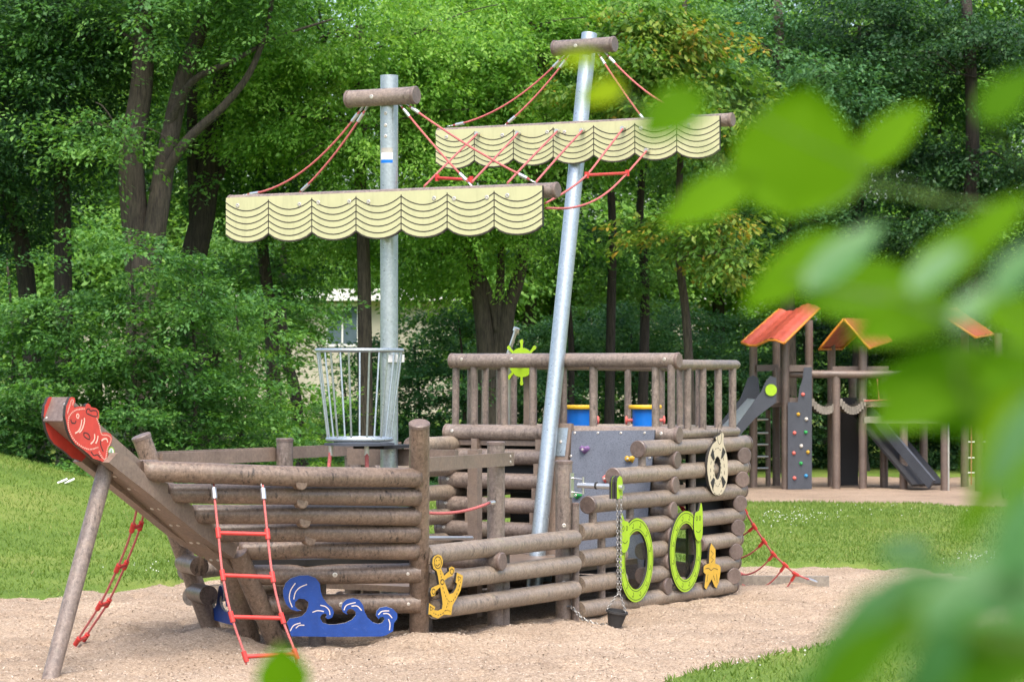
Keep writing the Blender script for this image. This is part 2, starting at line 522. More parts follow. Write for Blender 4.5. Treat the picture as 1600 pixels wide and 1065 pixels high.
def log(parent, name, p0, p1, r, c0='cap', c1='cap', m=None, seg=20):
    """a round plastic log with moulded end caps ('cap'), rounded ends ('round') or cut ends ('flat')"""
    m = m or M_LOG
    L = (p1 - p0).length
    b = MB()
    rc = r * CAPG
    body0, body1 = 0.0, L
    caps = []
    if c0 == 'cap':
        caps += [[(0, 0), (0, rc - .008)], [(0, rc - .008), (.008, rc)], [(.008, rc), (CAPL, rc)], [(CAPL, rc), (CAPL, r)]]
        body0 = CAPL
    if c1 == 'cap':
        caps += [[(L - CAPL, r), (L - CAPL, rc)], [(L - CAPL, rc), (L - .008, rc)], [(L - .008, rc), (L, rc - .008)], [(L, rc - .008), (L, 0)]]
        body1 = L - CAPL
    strip = []
    if c0 == 'round': strip += [(0, 0), (.004, r * .45), (.02, r * .78), (.045, r * .95), (.07, r)]
    else: strip += [(body0, r)]
    if c1 == 'round': strip += [(L - .07, r), (L - .045, r * .95), (L - .02, r * .78), (L - .004, r * .45), (L, 0)]
    else: strip += [(body1, r)]
    b.lathe(p0, p1 - p0, [strip], seg, 0)
    if c0 == 'flat': b.lathe(p0, p1 - p0, [[(0, 0), (0, r)]], seg, 0)
    if c1 == 'flat': b.lathe(p0, p1 - p0, [[(L, r), (L, 0)]], seg, 0)
    if caps: b.lathe(p0, p1 - p0, caps, seg, 1)
    return b.build(name, [m, M_CAP], parent)
BOLT_ME = None
def bolt(parent, p, n, r=0.017, m=None):
    global BOLT_ME
    if BOLT_ME is None:
        b = MB()
        b.lathe(Vector((0, 0, -.004)), Vector((0, 0, 1)), [[(0, 1.0), (.006, 1.0)], [(.006, 1.0), (.008, .8)], [(.008, .8), (.0085, .45)], [(.0085, .45), (.004, .38), (.004, 0)]], 10)
        o = b.build('bolt', M_BOLT)
        BOLT_ME = o.data
        bpy.data.objects.remove(o)
    o = bpy.data.objects.new('bolt', BOLT_ME)
    COL.objects.link(o)
    o.parent = parent
    o.location = p - origin_of(parent)
    o.rotation_euler = n.to_track_quat('Z', 'Y').to_euler()
    o.scale = (r, r, 1.0)
    return o
def sag(p0, p1, drop, n=14):
    return [p0.lerp(p1, i / n) - Vector((0, 0, 4 * drop * (i / n) * (1 - i / n))) for i in range(n + 1)]
def spline(pts, n=6, closed=False):
    out = []
    m = len(pts)
    rng = range(m if closed else m - 1)
    for i in rng:
        if closed:
            a, b, c, d = pts[(i - 1) % m], pts[i], pts[(i + 1) % m], pts[(i + 2) % m]
        else:
            a, b, c, d = pts[max(i - 1, 0)], pts[i], pts[i + 1], pts[min(i + 2, m - 1)]
        for k in range(n):
            t = k / n
            out.append(0.5 * ((2 * b) + (c - a) * t + (2 * a - 5 * b + 4 * c - d) * t * t + (3 * b - a - 3 * c + d) * t ** 3))
    if not closed: out.append(pts[-1].copy())
    return out

# ------------------------------------------------------------------ the ground: lawn, two sandpits
def sdf_poly(px, py, poly):
    """signed distance, positive inside"""
    x = np.asarray(px, float); y = np.asarray(py, float)
    d2 = np.full(x.shape, 1e9); inside = np.zeros(x.shape, bool)
    n = len(poly)
    for i in range(n):
        ax, ay = poly[i]; bx, by = poly[(i + 1) % n]
        ex, ey = bx - ax, by - ay
        t = np.clip(((x - ax) * ex + (y - ay) * ey) / (ex * ex + ey * ey + 1e-12), 0, 1)
        d2 = np.minimum(d2, (x - ax - t * ex) ** 2 + (y - ay - t * ey) ** 2)
        c = ((ay > y) != (by > y))
        with np.errstate(divide='ignore', invalid='ignore'):
            xi = ax + (y - ay) / (by - ay if abs(by - ay) > 1e-9 else 1e-9) * ex
        inside ^= c & (x < xi)
    d = np.sqrt(d2)
    return np.where(inside, d, -d)
def smooth_poly(pts, n=5):
    return [(p.x, p.y) for p in spline([Vector((a, b, 0)) for a, b in pts], n, True)]
def gp(px, py):
    p = ground_at(px, py)
    return (p.x, p.y)
PIT1 = smooth_poly([(-9.5, 23.5), gp(0, 936), gp(165, 922), gp(330, 906), (-1.6, 30.2), (0.6, 31.3), gp(1160, 879), gp(1300, 881), gp(1450, 886),
                    gp(1600, 897), (9.5, 28.2), (9.6, 25.8), gp(1600, 975), gp(1430, 992), gp(1290, 1012), gp(1180, 1034), gp(1060, 1064), (0.4, 17.2), (-3, 15.8), (-9, 16), (-10.5, 19)])
PIT2 = smooth_poly([gp(1150, 783), gp(1300, 785), gp(1450, 788), gp(1600, 794), (14, 44.5), (17, 48), (16, 55.5), (9, 56.5), (4, 55.8), (2.2, 52), (2.6, 48)])
def wob(x, y, s, seed):
    r = np.random.RandomState(seed)
    out = np.zeros(np.shape(x))
    for k in range(7):
        a = r.rand() * 2 * math.pi; f = s * (0.6 + 1.6 * r.rand()); ph = r.rand() * 7
        out = out + np.sin((np.cos(a) * x + np.sin(a) * y) * f + ph)
    return out / 7
def hill(x, y):
    h = 1.62 * np.exp(-((x + 11.6) / 5.2) ** 2 - ((y - 39.5) / 7.5) ** 2)
    return h + 0.10 * np.clip((y - 55) / 10, 0, 3)
MNDS = []
def gz(x, y):
    x = np.asarray(x, float); y = np.asarray(y, float)
    z = -0.06 + hill(x, y) + 0.03 * wob(x, y, 0.5, 3)
    for (mx, my, sx, a) in MNDS:
        z = z + a * np.exp(-((x - mx) ** 2 + (y - my) ** 2) / (sx * sx))
    return z
pb = S(4.42, 0.15, 0)
MNDS += [(pb.x + .05, pb.y - .25, 0.55, 0.09), (pb.x - .9, pb.y + .1, 0.42, -0.12), (pb.x - 1.85, pb.y - .2, 0.5, 0.08), (S(3.3, -.25, 0).x, S(3.3, -.25, 0).y, .5, .05),
         (S(1.2, -.5, 0).x, S(1.2, -.5, 0).y, .35, .07), (S(2.0, -.6, 0).x, S(2.0, -.6, 0).y, .3, -.06), (S(.2, -.4, 0).x, S(.2, -.4, 0).y, .4, .05)]
def pit_d(x, y):
    d1 = sdf_poly(x, y, PIT1) + 0.16 * wob(x, y, 3.2, 5) + 0.06 * wob(x, y, 11, 8)
    d2 = sdf_poly(x, y, PIT2) + 0.3 * wob(x, y, 2.0, 6)
    return d1, d2
def sstep(a, b, x):
    t = np.clip((x - a) / (b - a), 0, 1)
    return t * t * (3 - 2 * t)
def lawn_z(x, y):
    d1, d2 = pit_d(x, y)
    return gz(x, y) + 0.02 - 0.16 * sstep(-.05, .3, np.maximum(d1, d2))
def grid_mesh(name, xs, ys, zf, material, kind='structure', keep=None):
    X, Y = np.meshgrid(xs, ys)
    Z = zf(X, Y)
    nx, ny = len(xs), len(ys)
    V = np.stack([X.ravel(), Y.ravel(), Z.ravel()], 1)
    i = (np.arange(ny - 1)[:, None] * nx + np.arange(nx - 1)[None, :])
    Fc = np.stack([i, i + 1, i + nx + 1, i + nx], -1).reshape(-1, 4)
    if keep is not None:
        k = keep(X, Y).ravel()
        Fc = Fc[k[Fc].any(1)]
        used = np.unique(Fc)
        mp = np.full(len(V), -1); mp[used] = np.arange(len(used))
        V = V[used]; Fc = mp[Fc]
    o = np_mesh(name, V, Fc, [material])
    o.data.polygons.foreach_set('use_smooth', np.ones(len(Fc), bool))
    if kind: o['kind'] = kind
    return o
def np_mesh(name, V, Fc, mats, parent=None, tone=None):
    me = bpy.data.meshes.new(name)
    k = Fc.shape[1]
    me.vertices.add(len(V)); me.loops.add(Fc.size); me.polygons.add(len(Fc))
    me.vertices.foreach_set('co', np.ascontiguousarray(V, dtype=np.float32).ravel())
    me.loops.foreach_set('vertex_index', np.ascontiguousarray(Fc, dtype=np.int32).ravel())
    me.polygons.foreach_set('loop_start', np.arange(0, Fc.size, k, dtype=np.int32))
    if tone is not None:
        at_ = me.attributes.new('tone', 'FLOAT', 'POINT')
        at_.data.foreach_set('value', np.ascontiguousarray(tone, dtype=np.float32))
    for m in mats: me.materials.append(m)
    me.update(calc_edges=True)
    o = bpy.data.objects.new(name, me)
    COL.objects.link(o)
    if parent is not None: o.parent = parent
    return o
xs = np.concatenate([[-400, -150, -60, -30], np.arange(-18, 18.01, 0.2), [30, 60, 150, 400]])
ys = np.concatenate([[-60, -10, 5], np.arange(12, 62, 0.2), [70, 85, 110, 160, 260, 500]])
grid_mesh('lawn', xs, ys, lawn_z, M_LAWN)
FR = np.random.RandomState(41)
FOOT = []
for k in range(330):
    fy = 16.5 + 13.5 * FR.rand() ** 1.3; fx = (FR.rand() * 2 - 1) * .2 * fy
    FOOT.append((fx, fy, FR.uniform(0, 3.1), FR.uniform(.10, .17), FR.uniform(.05, .075), FR.uniform(.025, .06)))
def foot_z(x, y):
    z = np.zeros(np.shape(x))
    for (fx, fy, fa, fl, fw_, fd_) in FOOT:
        m = (np.abs(x - fx) < .5) & (np.abs(y - fy) < .5)
        if not m.any(): continue
        xx = x[m] - fx; yy = y[m] - fy
        a = xx * math.cos(fa) + yy * math.sin(fa); b_ = -xx * math.sin(fa) + yy * math.cos(fa)
        q = (a / fl) ** 2 + (b_ / fw_) ** 2
        z[m] += -fd_ * np.exp(-q) + fd_ * .45 * np.exp(-(np.sqrt(q) - 1.6) ** 2 * 4)
    return z
def sand_z(x, y):
    d1, d2 = pit_d(x, y)
    return foot_z(x, y) + gz(x, y) - 0.03 + 0.05 * wob(x, y, 6, 11) + 0.03 * wob(x, y, 12, 12) + 0.014 * wob(x, y, 24, 13) - 0.25 * sstep(0.05, -.35, d1)
grid_mesh('sandpit', np.arange(-11, 10.5, 0.07), np.arange(14, 32.5, 0.07), sand_z, M_SAND, keep=lambda x, y: pit_d(x, y)[0] > -0.4)
def sand_z2(x, y):
    d1, d2 = pit_d(x, y)
    return gz(x, y) - 0.03 + 0.02 * wob(x, y, 6, 21) - 0.25 * sstep(0.05, -.35, d2)
grid_mesh('sandpit', np.arange(1, 18, 0.2), np.arange(42, 58, 0.2), sand_z2, M_SAND2, keep=lambda x, y: pit_d(x, y)[1] > -0.4)
def GZ(x, y):
    return float(gz(np.array([x]), np.array([y]))[0]) - 0.03

# ------------------------------------------------------------------ the pirate ship
ship = thing('playground_ship', S(2.5, VC, -0.06), 'brown log pirate ship with two steel masts and cream scalloped sails in sand', 'play ship')
RL = 0.080                       # radius of the big logs
# --- aft castle: forward wall rows, raked aft
zf = [1.55 - 0.2427 * i for i in range(7)]
nA = -VX
for i, z in enumerate(zf):
    l = log(ship, 'wall_log', S(tw(z), -0.085, z), S(tw(z), W + 0.10, z), RL, m=M_LOG)
    bolt(l, S(tw(z), W - 0.02, z) + WN * (RL + .001), WN)
    if i == 0:
        for vv in (0.08, 1.1): bolt(l, S(tw(z), vv, z) + WN * (RL + .001), WN)
# --- starboard side rows
zs = [1.43, 1.1875, 0.944, 0.70, 0.456, 0.219, -0.01]
def t_at(px, z, v=0.0):
    # station on the plane v whose picture column is px
    a = (px - CX) / F
    # X = a * Y  ->  (ORI + UX t + VX v)
    return -((ORI.x + VX.x * v) - a * (ORI.y + VX.y * v)) / (UX.x - a * UX.y)
ts0 = [t_at(996, 0), t_at(957, 0), t_at(917.5, 0)]
tC = [t_at(1165.5 - 3.6 * i, 0) for i in range(7)]
tSP = t_at(903, 0)
for i, z in enumerate(zs):
    ends = []
    if i < 3: ends = [(ts0[i], tC[i], 'cap', 'cap')]
    elif i in (3, 6): ends = [(tSP, tC[i], 'flat', 'cap')]
    else:
        t1, t2 = t_at(970, 0), t_at(1003, 0)
        ends = [(tSP, t1, 'flat', 'flat'), (t2, tw(z) - 0.07, 'cap', 'flat'), (t_at(1089, 0), tC[i], 'cap', 'cap')]
    for (a, b_, ca, cb) in ends:
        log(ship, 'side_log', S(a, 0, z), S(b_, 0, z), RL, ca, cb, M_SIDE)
# port side rows, mirrored, forward ends running out towards the waist
for i, z in enumerate(zs):
    a = [0.85, 1.55, 1.9, 2.1, 2.1, 2.1, 2.1][i]
    log(ship, 'side_log', S(a, W, z), S(tC[i], W, z), RL, 'cap', 'cap', M_SIDE)
# --- pointed stern: rear rows from both aft corners
STERN_T = tC[0] + 0.06 - 0.86 * VC / 1.2
ra = Vector((-0.544, 0.839)).normalized()
def rear_pts(z, side, v0, v1):
    k0 = v0 / ra.y; k1 = v1 / ra.y
    tc = t_at(1153.8 - 3.3 * (1.305 - z) / .242, 0) - 0.02
    def P(k):
        v = ra.y * k
        return S(tc + ra.x * k, v if side == 0 else W - v, z)
    return P(k0), P(k1)
for i in range(1, 7):
    z = zf[i]
    for side in (0, 1):
        p0, p1 = rear_pts(z, side, -0.09, VC - 0.02 if side == 0 else VC - 0.12)
        log(ship, 'stern_log', p0, p1, RL, 'cap', 'flat', M_LOG)
# --- short spacers between the side rows
def spacer(px, za, zb, v=0.0, r=0.038):
    t = t_at(px, 0)
    MB().rod(S(t, v, za), S(t, v, zb), r, 12).build('spacer_post', M_LOG, ship)
spacer(1003, zs[1], zs[0]); spacer(926, zs[3], zs[2]); spacer(984, zs[3], zs[2]); spacer(944, zs[6], zs[3], 0.03)
spacer(1084, zs[4] - .1, zs[0], 0.02)
for v in (0.55, 1.45, 2.2):
    for i in range(6):
        zm = (zf[i] + zf[i + 1]) / 2
        MB().box(S(tw(zm) + .02, v, zm), UX * .045, VX * .035, ZX * .06).build('spacer_block', M_BOARD, ship)
# --- deck, dark lining boards under the deck
dz = 1.47
deck_loop = [(tw(dz) + .02, .04), (tC[0] + .1, .04), (tC[0] - 0.75, VC), (tC[0] + .1, W - .04), (tw(dz) + .02, W - .04)]
MB().plate([S(t, v, dz) for t, v in deck_loop], ZX, 0.05).build('deck_floor', [M_BOARD, M_BOARD], ship)
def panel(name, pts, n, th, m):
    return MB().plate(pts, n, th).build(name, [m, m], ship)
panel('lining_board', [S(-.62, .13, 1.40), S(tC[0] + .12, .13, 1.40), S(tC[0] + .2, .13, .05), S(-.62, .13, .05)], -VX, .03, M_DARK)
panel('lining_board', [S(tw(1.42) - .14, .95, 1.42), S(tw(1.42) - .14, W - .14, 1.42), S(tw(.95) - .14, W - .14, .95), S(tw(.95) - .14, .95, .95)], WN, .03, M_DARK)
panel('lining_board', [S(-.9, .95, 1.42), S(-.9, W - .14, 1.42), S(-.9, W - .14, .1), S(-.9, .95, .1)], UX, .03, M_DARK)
panel('shelf_board', [S(-.25, .25, 1.06), S(-.75, .25, 1.06), S(-.75, .75, 1.06), S(-.25, .75, 1.06)], ZX, .03, M_GALV)
# --- slate climbing panel on the forward wall with holds
pl = [on_wall(893, 673, .125), on_wall(1023, 671.5, .125), on_wall(1004, 906, .125), on_wall(884, 890, .125)]
cp = MB().plate(pl, WN, 0.022).build('climbing_panel', [M_SLATE, M_SLATE2], ship)
for (x, y) in ((898, 676), (934, 676), (970, 676), (1007, 676), (892, 712), (1015, 715), (1008, 790), (1001, 870)):
    bolt(cp, on_wall(x, y, .127), WN, .013)
def hold(px, py, m, w, h, kind):
    c = on_wall(px, py, .14)
    ex = -VX; ey = ZX
    if kind == 'heart':
        pts = [(-1, .55), (-.6, 1), (0, .75), (.6, 1), (1, .55), (.75, -.1), (0, -1), (-.75, -.1)]
    elif kind == 'bone':
        pts = [(-1, .6), (-.5, .9), (.1, .5), (.8, 1), (1, .3), (.7, -.9), (.2, -.4), (-.6, -.7), (-1, -.2)]
    else:
        pts = [(-1, .6), (-.2, 1), (.7, .8), (1, .1), (.3, -.4), (-.2, -1), (-.8, -.3)]
    b = MB()
    outer = [c + ex * (x * w) + ey * (y * h) - WN * .015 for x, y in pts]
    inner = [c + ex * (x * w * .55) + ey * (y * h * .55) + WN * .035 for x, y in pts]
    i0 = len(b.v); b.v += outer + inner
    n = len(pts)
    for k in range(n):
        b.face((i0 + k, i0 + (k + 1) % n, i0 + n + (k + 1) % n, i0 + n + k), True)
    b.face([i0 + n + k for k in range(n)], False)
    o = b.build('climbing_hold', m, cp)
    bolt(o, c + WN * .036, WN, .012)
M_HP = simple('purple_hold', (0.18, 0.10, 0.24), .6); M_HY = simple('ochre_hold', (0.55, 0.33, 0.03), .5); M_HG = simple('green_hold', (0.03, 0.32, 0.08), .5)
hold(912.5, 702.5, M_HP, .06, .045, 'heart'); hold(983, 717, M_HY, .055, .04, 'bone'); hold(902, 774, M_HG, .05, .04, 'x'); hold(946.5, 748, M_CORAL, .035, .05, 'x'); hold(938, 860, M_HG, .05, .04, 'x')
# --- plank behind the raked mast and its steel brackets
pk = [on_wall(871, 661, .15), on_wall(893, 661, .15), on_wall(862, 945, .15), on_wall(840, 945, .15)]
pko = MB().plate(pk, WN, .05).build('mast_plank', [M_BOARD, M_BOARD], ship)
for (a, b_) in ((668, 712), (866, 908)):
    dx = (661 - a) * -.109
    q = [on_wall(868 + (661 - a) * .109, a, .157), on_wall(888.5 + (661 - a) * .109, a, .157), on_wall(888 + (661 - b_) * .109, b_, .157), on_wall(868 + (661 - b_) * .109, b_, .157)]
    bk = MB().plate(q, WN, .006).build('steel_bracket', [M_GALV, M_GALV], pko)
    bolt(bk, on_wall(879 + (661 - (a + b_) / 2) * .109, (a + b_) / 2, .159), WN, .016)
# --- railings of the aft deck
zr = 2.276
TR = tw(1.55) - .015
fr = log(ship, 'rail_log', S(TR, -0.075, zr), S(TR, W + 0.05, zr), 0.074, m=M_LOG)
for px in (721, 799, 1038):
    p = on_t(px, 561, TR + .074); bolt(fr, p, UX)
def baluster(pa, pb_, r=0.039):
    MB().rod(pa, pb_, r, 12).build('baluster', M_LOG, ship)
for px in (741, 788, 833, 880, 927, 1024.5):
    v = T(on_t(px, 620, TR))[1]
    baluster(S(TR, v, 1.58), S(TR, v, zr))
zr2 = 2.235
tcr = t_at(1153, 0)
def rail_thin(a, b_, z):
    log(ship, 'thin_rail', a, b_, 0.05, 'round', 'round', M_SIDE, 14)
corner = [S(TR - .02, 0, zr2), S(tcr, 0, zr2), S(tcr - .72, VC, zr2 - .02), S(tcr, W, zr2), S(TR - .02, W, zr2)]
for a, b_ in zip(corner, corner[1:]): rail_thin(a, b_, zr2)
low = [S(tw(1.55) - .02, 0, 1.555), S(tcr, 0, 1.555), S(tcr - .72, VC, 1.555), S(tcr, W, 1.555), S(tw(1.55) - .02, W, 1.555)]
for a, b_ in zip(low, low[1:]): rail_thin(a, b_, 1.555)
for px in (1049, 1074, 1097.6, 1122, 1144.5):
    t = t_at(px, 0); baluster(S(t, 0, 1.555), S(t, 0, zr2))
for a, b_, c_, d_, n in ((corner[1], corner[2], low[1], low[2], 4), (corner[2], corner[3], low[2], low[3], 4), (corner[3], corner[4], low[3], low[4], 5)):
    for k in range(1, n + 1):
        f = k / n; baluster(c_.lerp(d_, f), a.lerp(b_, f), .037)
# --- plates on the starboard side
PVN = -VX
def outline(zpts, ox, oy, sc_, plane):
    return [plane(ox + x / sc_, oy + y / sc_) for x, y in zpts]
pv = lambda v: (lambda x, y: on_v(x, y, v))
def ell(cx, cy, rx, rz, plane_v, n=48, a0=0.0):
    c = on_v(cx, cy, plane_v)
    return [c + UX * (-rx * math.sin(a0 + 2 * math.pi * k / n)) + ZX * (rz * math.cos(a0 + 2 * math.pi * k / n)) for k in range(n)]
def porthole(cx, cy, side):
    v = -0.105
    o = ell(cx, cy, .345, .395, v); h = ell(cx, cy, .235, .275, v)
    ring = MB().plate(o, PVN, .022, holes=[h]).build('porthole_ring', [M_LIME, M_EDGE], ship)
    ln = MB()
    for rx, rz in ((.252, .292), (.325, .375)):
        e = ell(cx, cy, rx, rz, v, 60); ln.strip(e + e[:2], PVN, .005)
    c = on_v(cx, cy, v)
    for k in range(12):
        a = 2 * math.pi * (k + .5) / 12
        q = [c + UX * (-.285 * math.sin(a) - .016 * math.sin(b_)) + ZX * (.333 * math.cos(a) + .022 * math.cos(b_)) for b_ in [x * .9 for x in range(0, 6)]]
        ln.strip(q, PVN, .005)
    # small smiling head moulded on the rim
    hx = c + UX * (side * .255) + ZX * .262 + PVN * .012
    hd = [(-.09, -.12), (-.05, -.17), (.03, -.165), (.085, -.09), (.095, .02), (.07, .10), (.03, .115), (-.02, .13), (-.06, .20), (-.095, .13), (-.10, 0)]
    loop = spline([hx + UX * (side * -x) + ZX * z for x, z in hd], 4, True)
    head = MB().plate(loop, PVN, .02).build('porthole_head', [M_LIME, M_EDGE], ring)
    for ex in (-.035, .035):
        e = [hx + UX * (ex + .016 * math.sin(a)) + ZX * (.05 + .022 * math.cos(a)) for a in [2 * math.pi * k / 10 for k in range(12)]]
        ln.strip(e, PVN, .005)
    ln.strip([hx + UX * x + ZX * (-.06 - .03 * math.cos(x * 26)) for x in [-.05 + .01 * k for k in range(11)]], PVN, .005)
    ln.build('routed_lines', M_NAVY, ring, 'stuff')
    pane = [p + PVN * -.026 for p in ell(cx, cy, .245, .285, v)]
    MB().plate(pane, PVN, .004).build('pane', [M_PANE, M_PANE], ring)
porthole(994.6, 874.5, 1)
porthole(1071.5, 861, -1)
# life buoy
v = -0.10
lb_o = ell(1121, 741, .235, .225, v); 
zp = [(605, 600), (612, 480), (632, 385), (665, 310), (705, 270), (697, 240), (715, 220), (740, 210), (755, 188), (775, 185), (788, 205), (785, 250), (785, 300), (805, 370), (826, 460), (832, 560), (828, 690), (805, 790), (775, 850), (735, 875), (690, 868), (655, 830), (625, 740)]
lob = outline(zp, 1020, 650, 7.1, pv(v))
cb = on_v(1020 + 717 / 7.1, 650 + 580 / 7.1, v)
hb = ell(1020 + 717 / 7.1, 650 + 575 / 7.1, .075, .115, v, 32)
lb = MB().plate(spline(lob, 3, True), PVN, .03, holes=[hb]).build('lifebuoy_plate', [M_TAN, M_EDGE], ship)
for q in ([(640, 430), (665, 355), (685, 470), (672, 492)], [(755, 470), (775, 345), (805, 395), (775, 455)], [(640, 730), (672, 680), (688, 700), (665, 812)], [(757, 690), (770, 662), (808, 730), (778, 790)]):
    MB().plate([p + PVN * .004 for p in outline(q, 1020, 650, 7.1, pv(v))], PVN, .004).build('lifebuoy_band', [M_EDGE, M_EDGE], lb)
ln = MB()
for rx, rz in ((.195, .235), (.105, .150)):
    e = [p + ZX * -.02 for p in ell(1020 + 717 / 7.1, 650 + 590 / 7.1, rx * .82, rz, v, 40)]
    for k in range(0, 40, 2): ln.strip(e[k:k + 2], PVN, .008)
spir = [cb + ZX * (.33) + UX * -.055 + UX * (.02 + .006 * a) * math.cos(a) + ZX * (.03 + .012 * a) * math.sin(a) for a in [x * .35 for x in range(0, 26)]]
ln.strip(spir, PVN, .006)
ln.build('stitch_lines', M_GROOVE, lb, 'stuff')
# starfish
sf = [(540, 402), (560, 430), (580, 460), (580, 520), (578, 590), (610, 602), (628, 625), (625, 680), (612, 760), (590, 818), (570, 800), (545, 735), (520, 780), (495, 830), (478, 810), (490, 690), (470, 670), (470, 620), (490, 600), (520, 590), (522, 520), (528, 450)]
v = -0.10
so = MB().plate(outline(sf, 1020, 780, 5.92, pv(v)), PVN, .02).build('starfish_plate', [M_YEL, M_EDGE], ship)
ln = MB()
for q in ([(535, 470), (560, 500), (535, 530), (562, 555), (538, 580)], [(485, 640), (515, 632), (540, 655), (565, 632), (600, 645)], [(510, 690), (500, 760)], [(590, 690), (595, 770)], [(560, 700), (575, 750)]):
    ln.strip(outline(q, 1020, 780, 5.92, pv(v)), PVN, .006)
ln.build('routed_lines', M_NAVY, so, 'stuff')
# anchor
an = [(190, 425), (215, 415), (240, 425), (252, 455), (250, 490), (238, 520), (262, 575), (300, 540), (298, 515), (318, 505), (338, 515), (340, 545), (325, 575), (290, 590), (262, 612), (275, 650), (300, 715), (330, 705), (350, 670), (360, 635), (348, 625), (358, 550), (404, 575), (400, 620), (385, 690), (345, 765), (325, 800), (315, 872), (260, 868), (215, 898), (175, 885), (160, 868), (142, 868), (148, 782), (195, 812), (185, 835), (215, 838), (245, 825), (250, 790), (245, 740), (232, 660), (200, 690), (192, 725), (165, 732), (158, 700), (165, 668), (190, 655), (225, 640), (215, 580), (205, 540), (180, 520), (172, 480), (175, 445)]
v = -0.14
anc = MB().plate(outline(an, 640, 780, 4.842, pv(v)), PVN, .022).build('anchor_plate', [M_YEL, M_EDGE], ship)
ln = MB()
def circ_px(cx, cy, rx, ry, n=16): return [(cx + rx * math.cos(2 * math.pi * k / n), cy + ry * math.sin(2 * math.pi * k / n)) for k in range(n + 2)]
for q in (circ_px(213, 475, 27, 45), circ_px(247, 622, 13, 19), circ_px(319, 543, 13, 20), circ_px(181, 695, 12, 20), [(195, 490), (210, 502), (228, 485)], [(202, 455), (205, 465)], [(222, 452), (224, 462)], [(365, 580), (388, 590), (370, 615), (365, 580)], [(155, 805), (180, 825), (158, 838), (155, 805)]):
    ln.strip(outline(q, 640, 780, 4.842, pv(v)), PVN, .006)
for q in ([(232, 540), (240, 590), (250, 660), (275, 735), (300, 770), (335, 755), (365, 690), (385, 620)], [(290, 780), (265, 845), (220, 872), (180, 855)], [(265, 840), (290, 835), (310, 850)]):
    pts = spline([Vector((x, y, 0)) for x, y in q], 5)
    w = outline([(p.x, p.y) for p in pts], 640, 780, 4.842, pv(v))
    for k in range(0, len(w) - 1, 2): ln.strip(w[k:k + 2], PVN, .006)
ln.build('routed_lines', M_NAVY, anc, 'stuff')
# --- waist: posts, low side logs, gunwale boards (starboard and port)
def P1(z, port=False, off=0.0):
    k = 0.384
    t = 4.417 + .8485 * k * z; v_ = .15 - .53 * k * z
    return S(t, v_ if not port else W - v_, z)
for port in (False, True):
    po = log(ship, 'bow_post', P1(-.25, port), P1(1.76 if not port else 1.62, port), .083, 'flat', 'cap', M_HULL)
    if not port:
        for z in (.60, .33, 1.0): bolt(po, P1(z) - UX * .02 + (P1(z) * 0 + Vector((0, -1, .2)).normalized() * .084), Vector((.1, -1, .2)))
tP2, tP3 = t_at(775, 0, .12), t_at(881, 0, .09)
for port in (False, True):
    fv = (lambda v_: v_) if not port else (lambda v_: W - v_)
    log(ship, 'waist_post', S(tP2, fv(.12), -.3), S(tP2, fv(.12), 1.56), .077, 'flat', 'cap', M_LOG)
    p3 = log(ship, 'waist_post', S(tP3, fv(.09), -.3), S(tP3, fv(.09), 1.36), .077, 'flat', 'cap', M_LOG)
    if not port:
        bolt(p3, S(tP3, .09, .77) + Vector((.0, -1, 0)) * .078, Vector((0, -1, 0)), .02)
        bolt(p3, S(tP3, .09, .25) + Vector((.0, -1, 0)) * .078, Vector((0, -1, 0)), .02)
    # three low logs
    for z0, z1, nm in ((.655, .655, 0), (.425, .425, 1), (.195, .195, 2)):
        q0 = P1(z0, port) + (Sdir(-.03, 0, 0))
        q1 = S(tP3 - .02, fv(-.035), z1)
        log(ship, 'waist_log', S(T(q0)[0], fv(-.02), z0), q1, .081, 'flat', 'round', M_SIDE)
    # gunwale boards
    b = MB()
    a0 = P1(1.405, port); ta = T(a0)[0]
    b.beam(S(ta - .05, fv(-.05), 1.405), S(tP2 - .13, fv(.03), 1.405), .035, .115)
    g = b.build('gunwale_board', M_BOARD, ship)
    if not port:
        for tt, zz in ((ta - .13, 1.43), (ta - .14, 1.38), (tP2 - .06, 1.43), (tP2 - .06, 1.38)):
            f = (ta - .05 - tt) / (ta - tP2 + .08)
            bolt(g, S(tt, fv(-.05 + .08 * f - .019), zz), PVN, .012)
log(ship, 'cross_log', S(t_at(786, 0, -.14), -.14, .54), S(t_at(786, 0, -.14), W + .14, .54), .075, m=M_LOG)
MB().rod(S(tP2 - .04, .06, -.2), S(tP2 - .04, .06, .60), .05, 14).build('support_post', M_LOG, ship)
# port gunwale continues to the bow and to the castle
for (ta, va, tb_, vb) in ((tP2 - .1, W - .06, 1.1, W - .06), (T(P1(1.405, True))[0], T(P1(1.405, True))[1], tP2 + .02, W - .03)):
    MB().beam(S(ta, va + .02, 1.42), S(tb_, vb + .02, 1.42), .035, .11).build('gunwale_board', M_BOARD, ship)
# slim stake beside the waist post, square post, handrail tube, red hand rope
ts_ = t_at(899.5, 0, -.03)
log(ship, 'stake', S(ts_, -.03, -.3), S(ts_, -.03, .98), .033, 'flat', 'cap', M_LOG, 14)
psq = on_v(742, 780, 0.75)
tq = T(psq)[0]
MB().box(S(tq, .75, .66), UX * .045, VX * .05, ZX * .80).build('square_post', M_BOARD, ship)
MB().rod(on_v(655, 840, .62), on_v(737, 840, .62), .019, 12).build('steel_handrail', M_STEEL, ship)
hr = sag(P1(1.02) + Sdir(-.05, .05, 0), on_v(764, 785.5, .06), .045)
MB().sweep(hr, .013, 8).build('hand_rope', M_ROPE, ship)
MB().rod(on_v(764, 785.5, .06), on_v(771, 784.5, .07), .022, 10).build('rope_fitting', M_STEEL, ship)
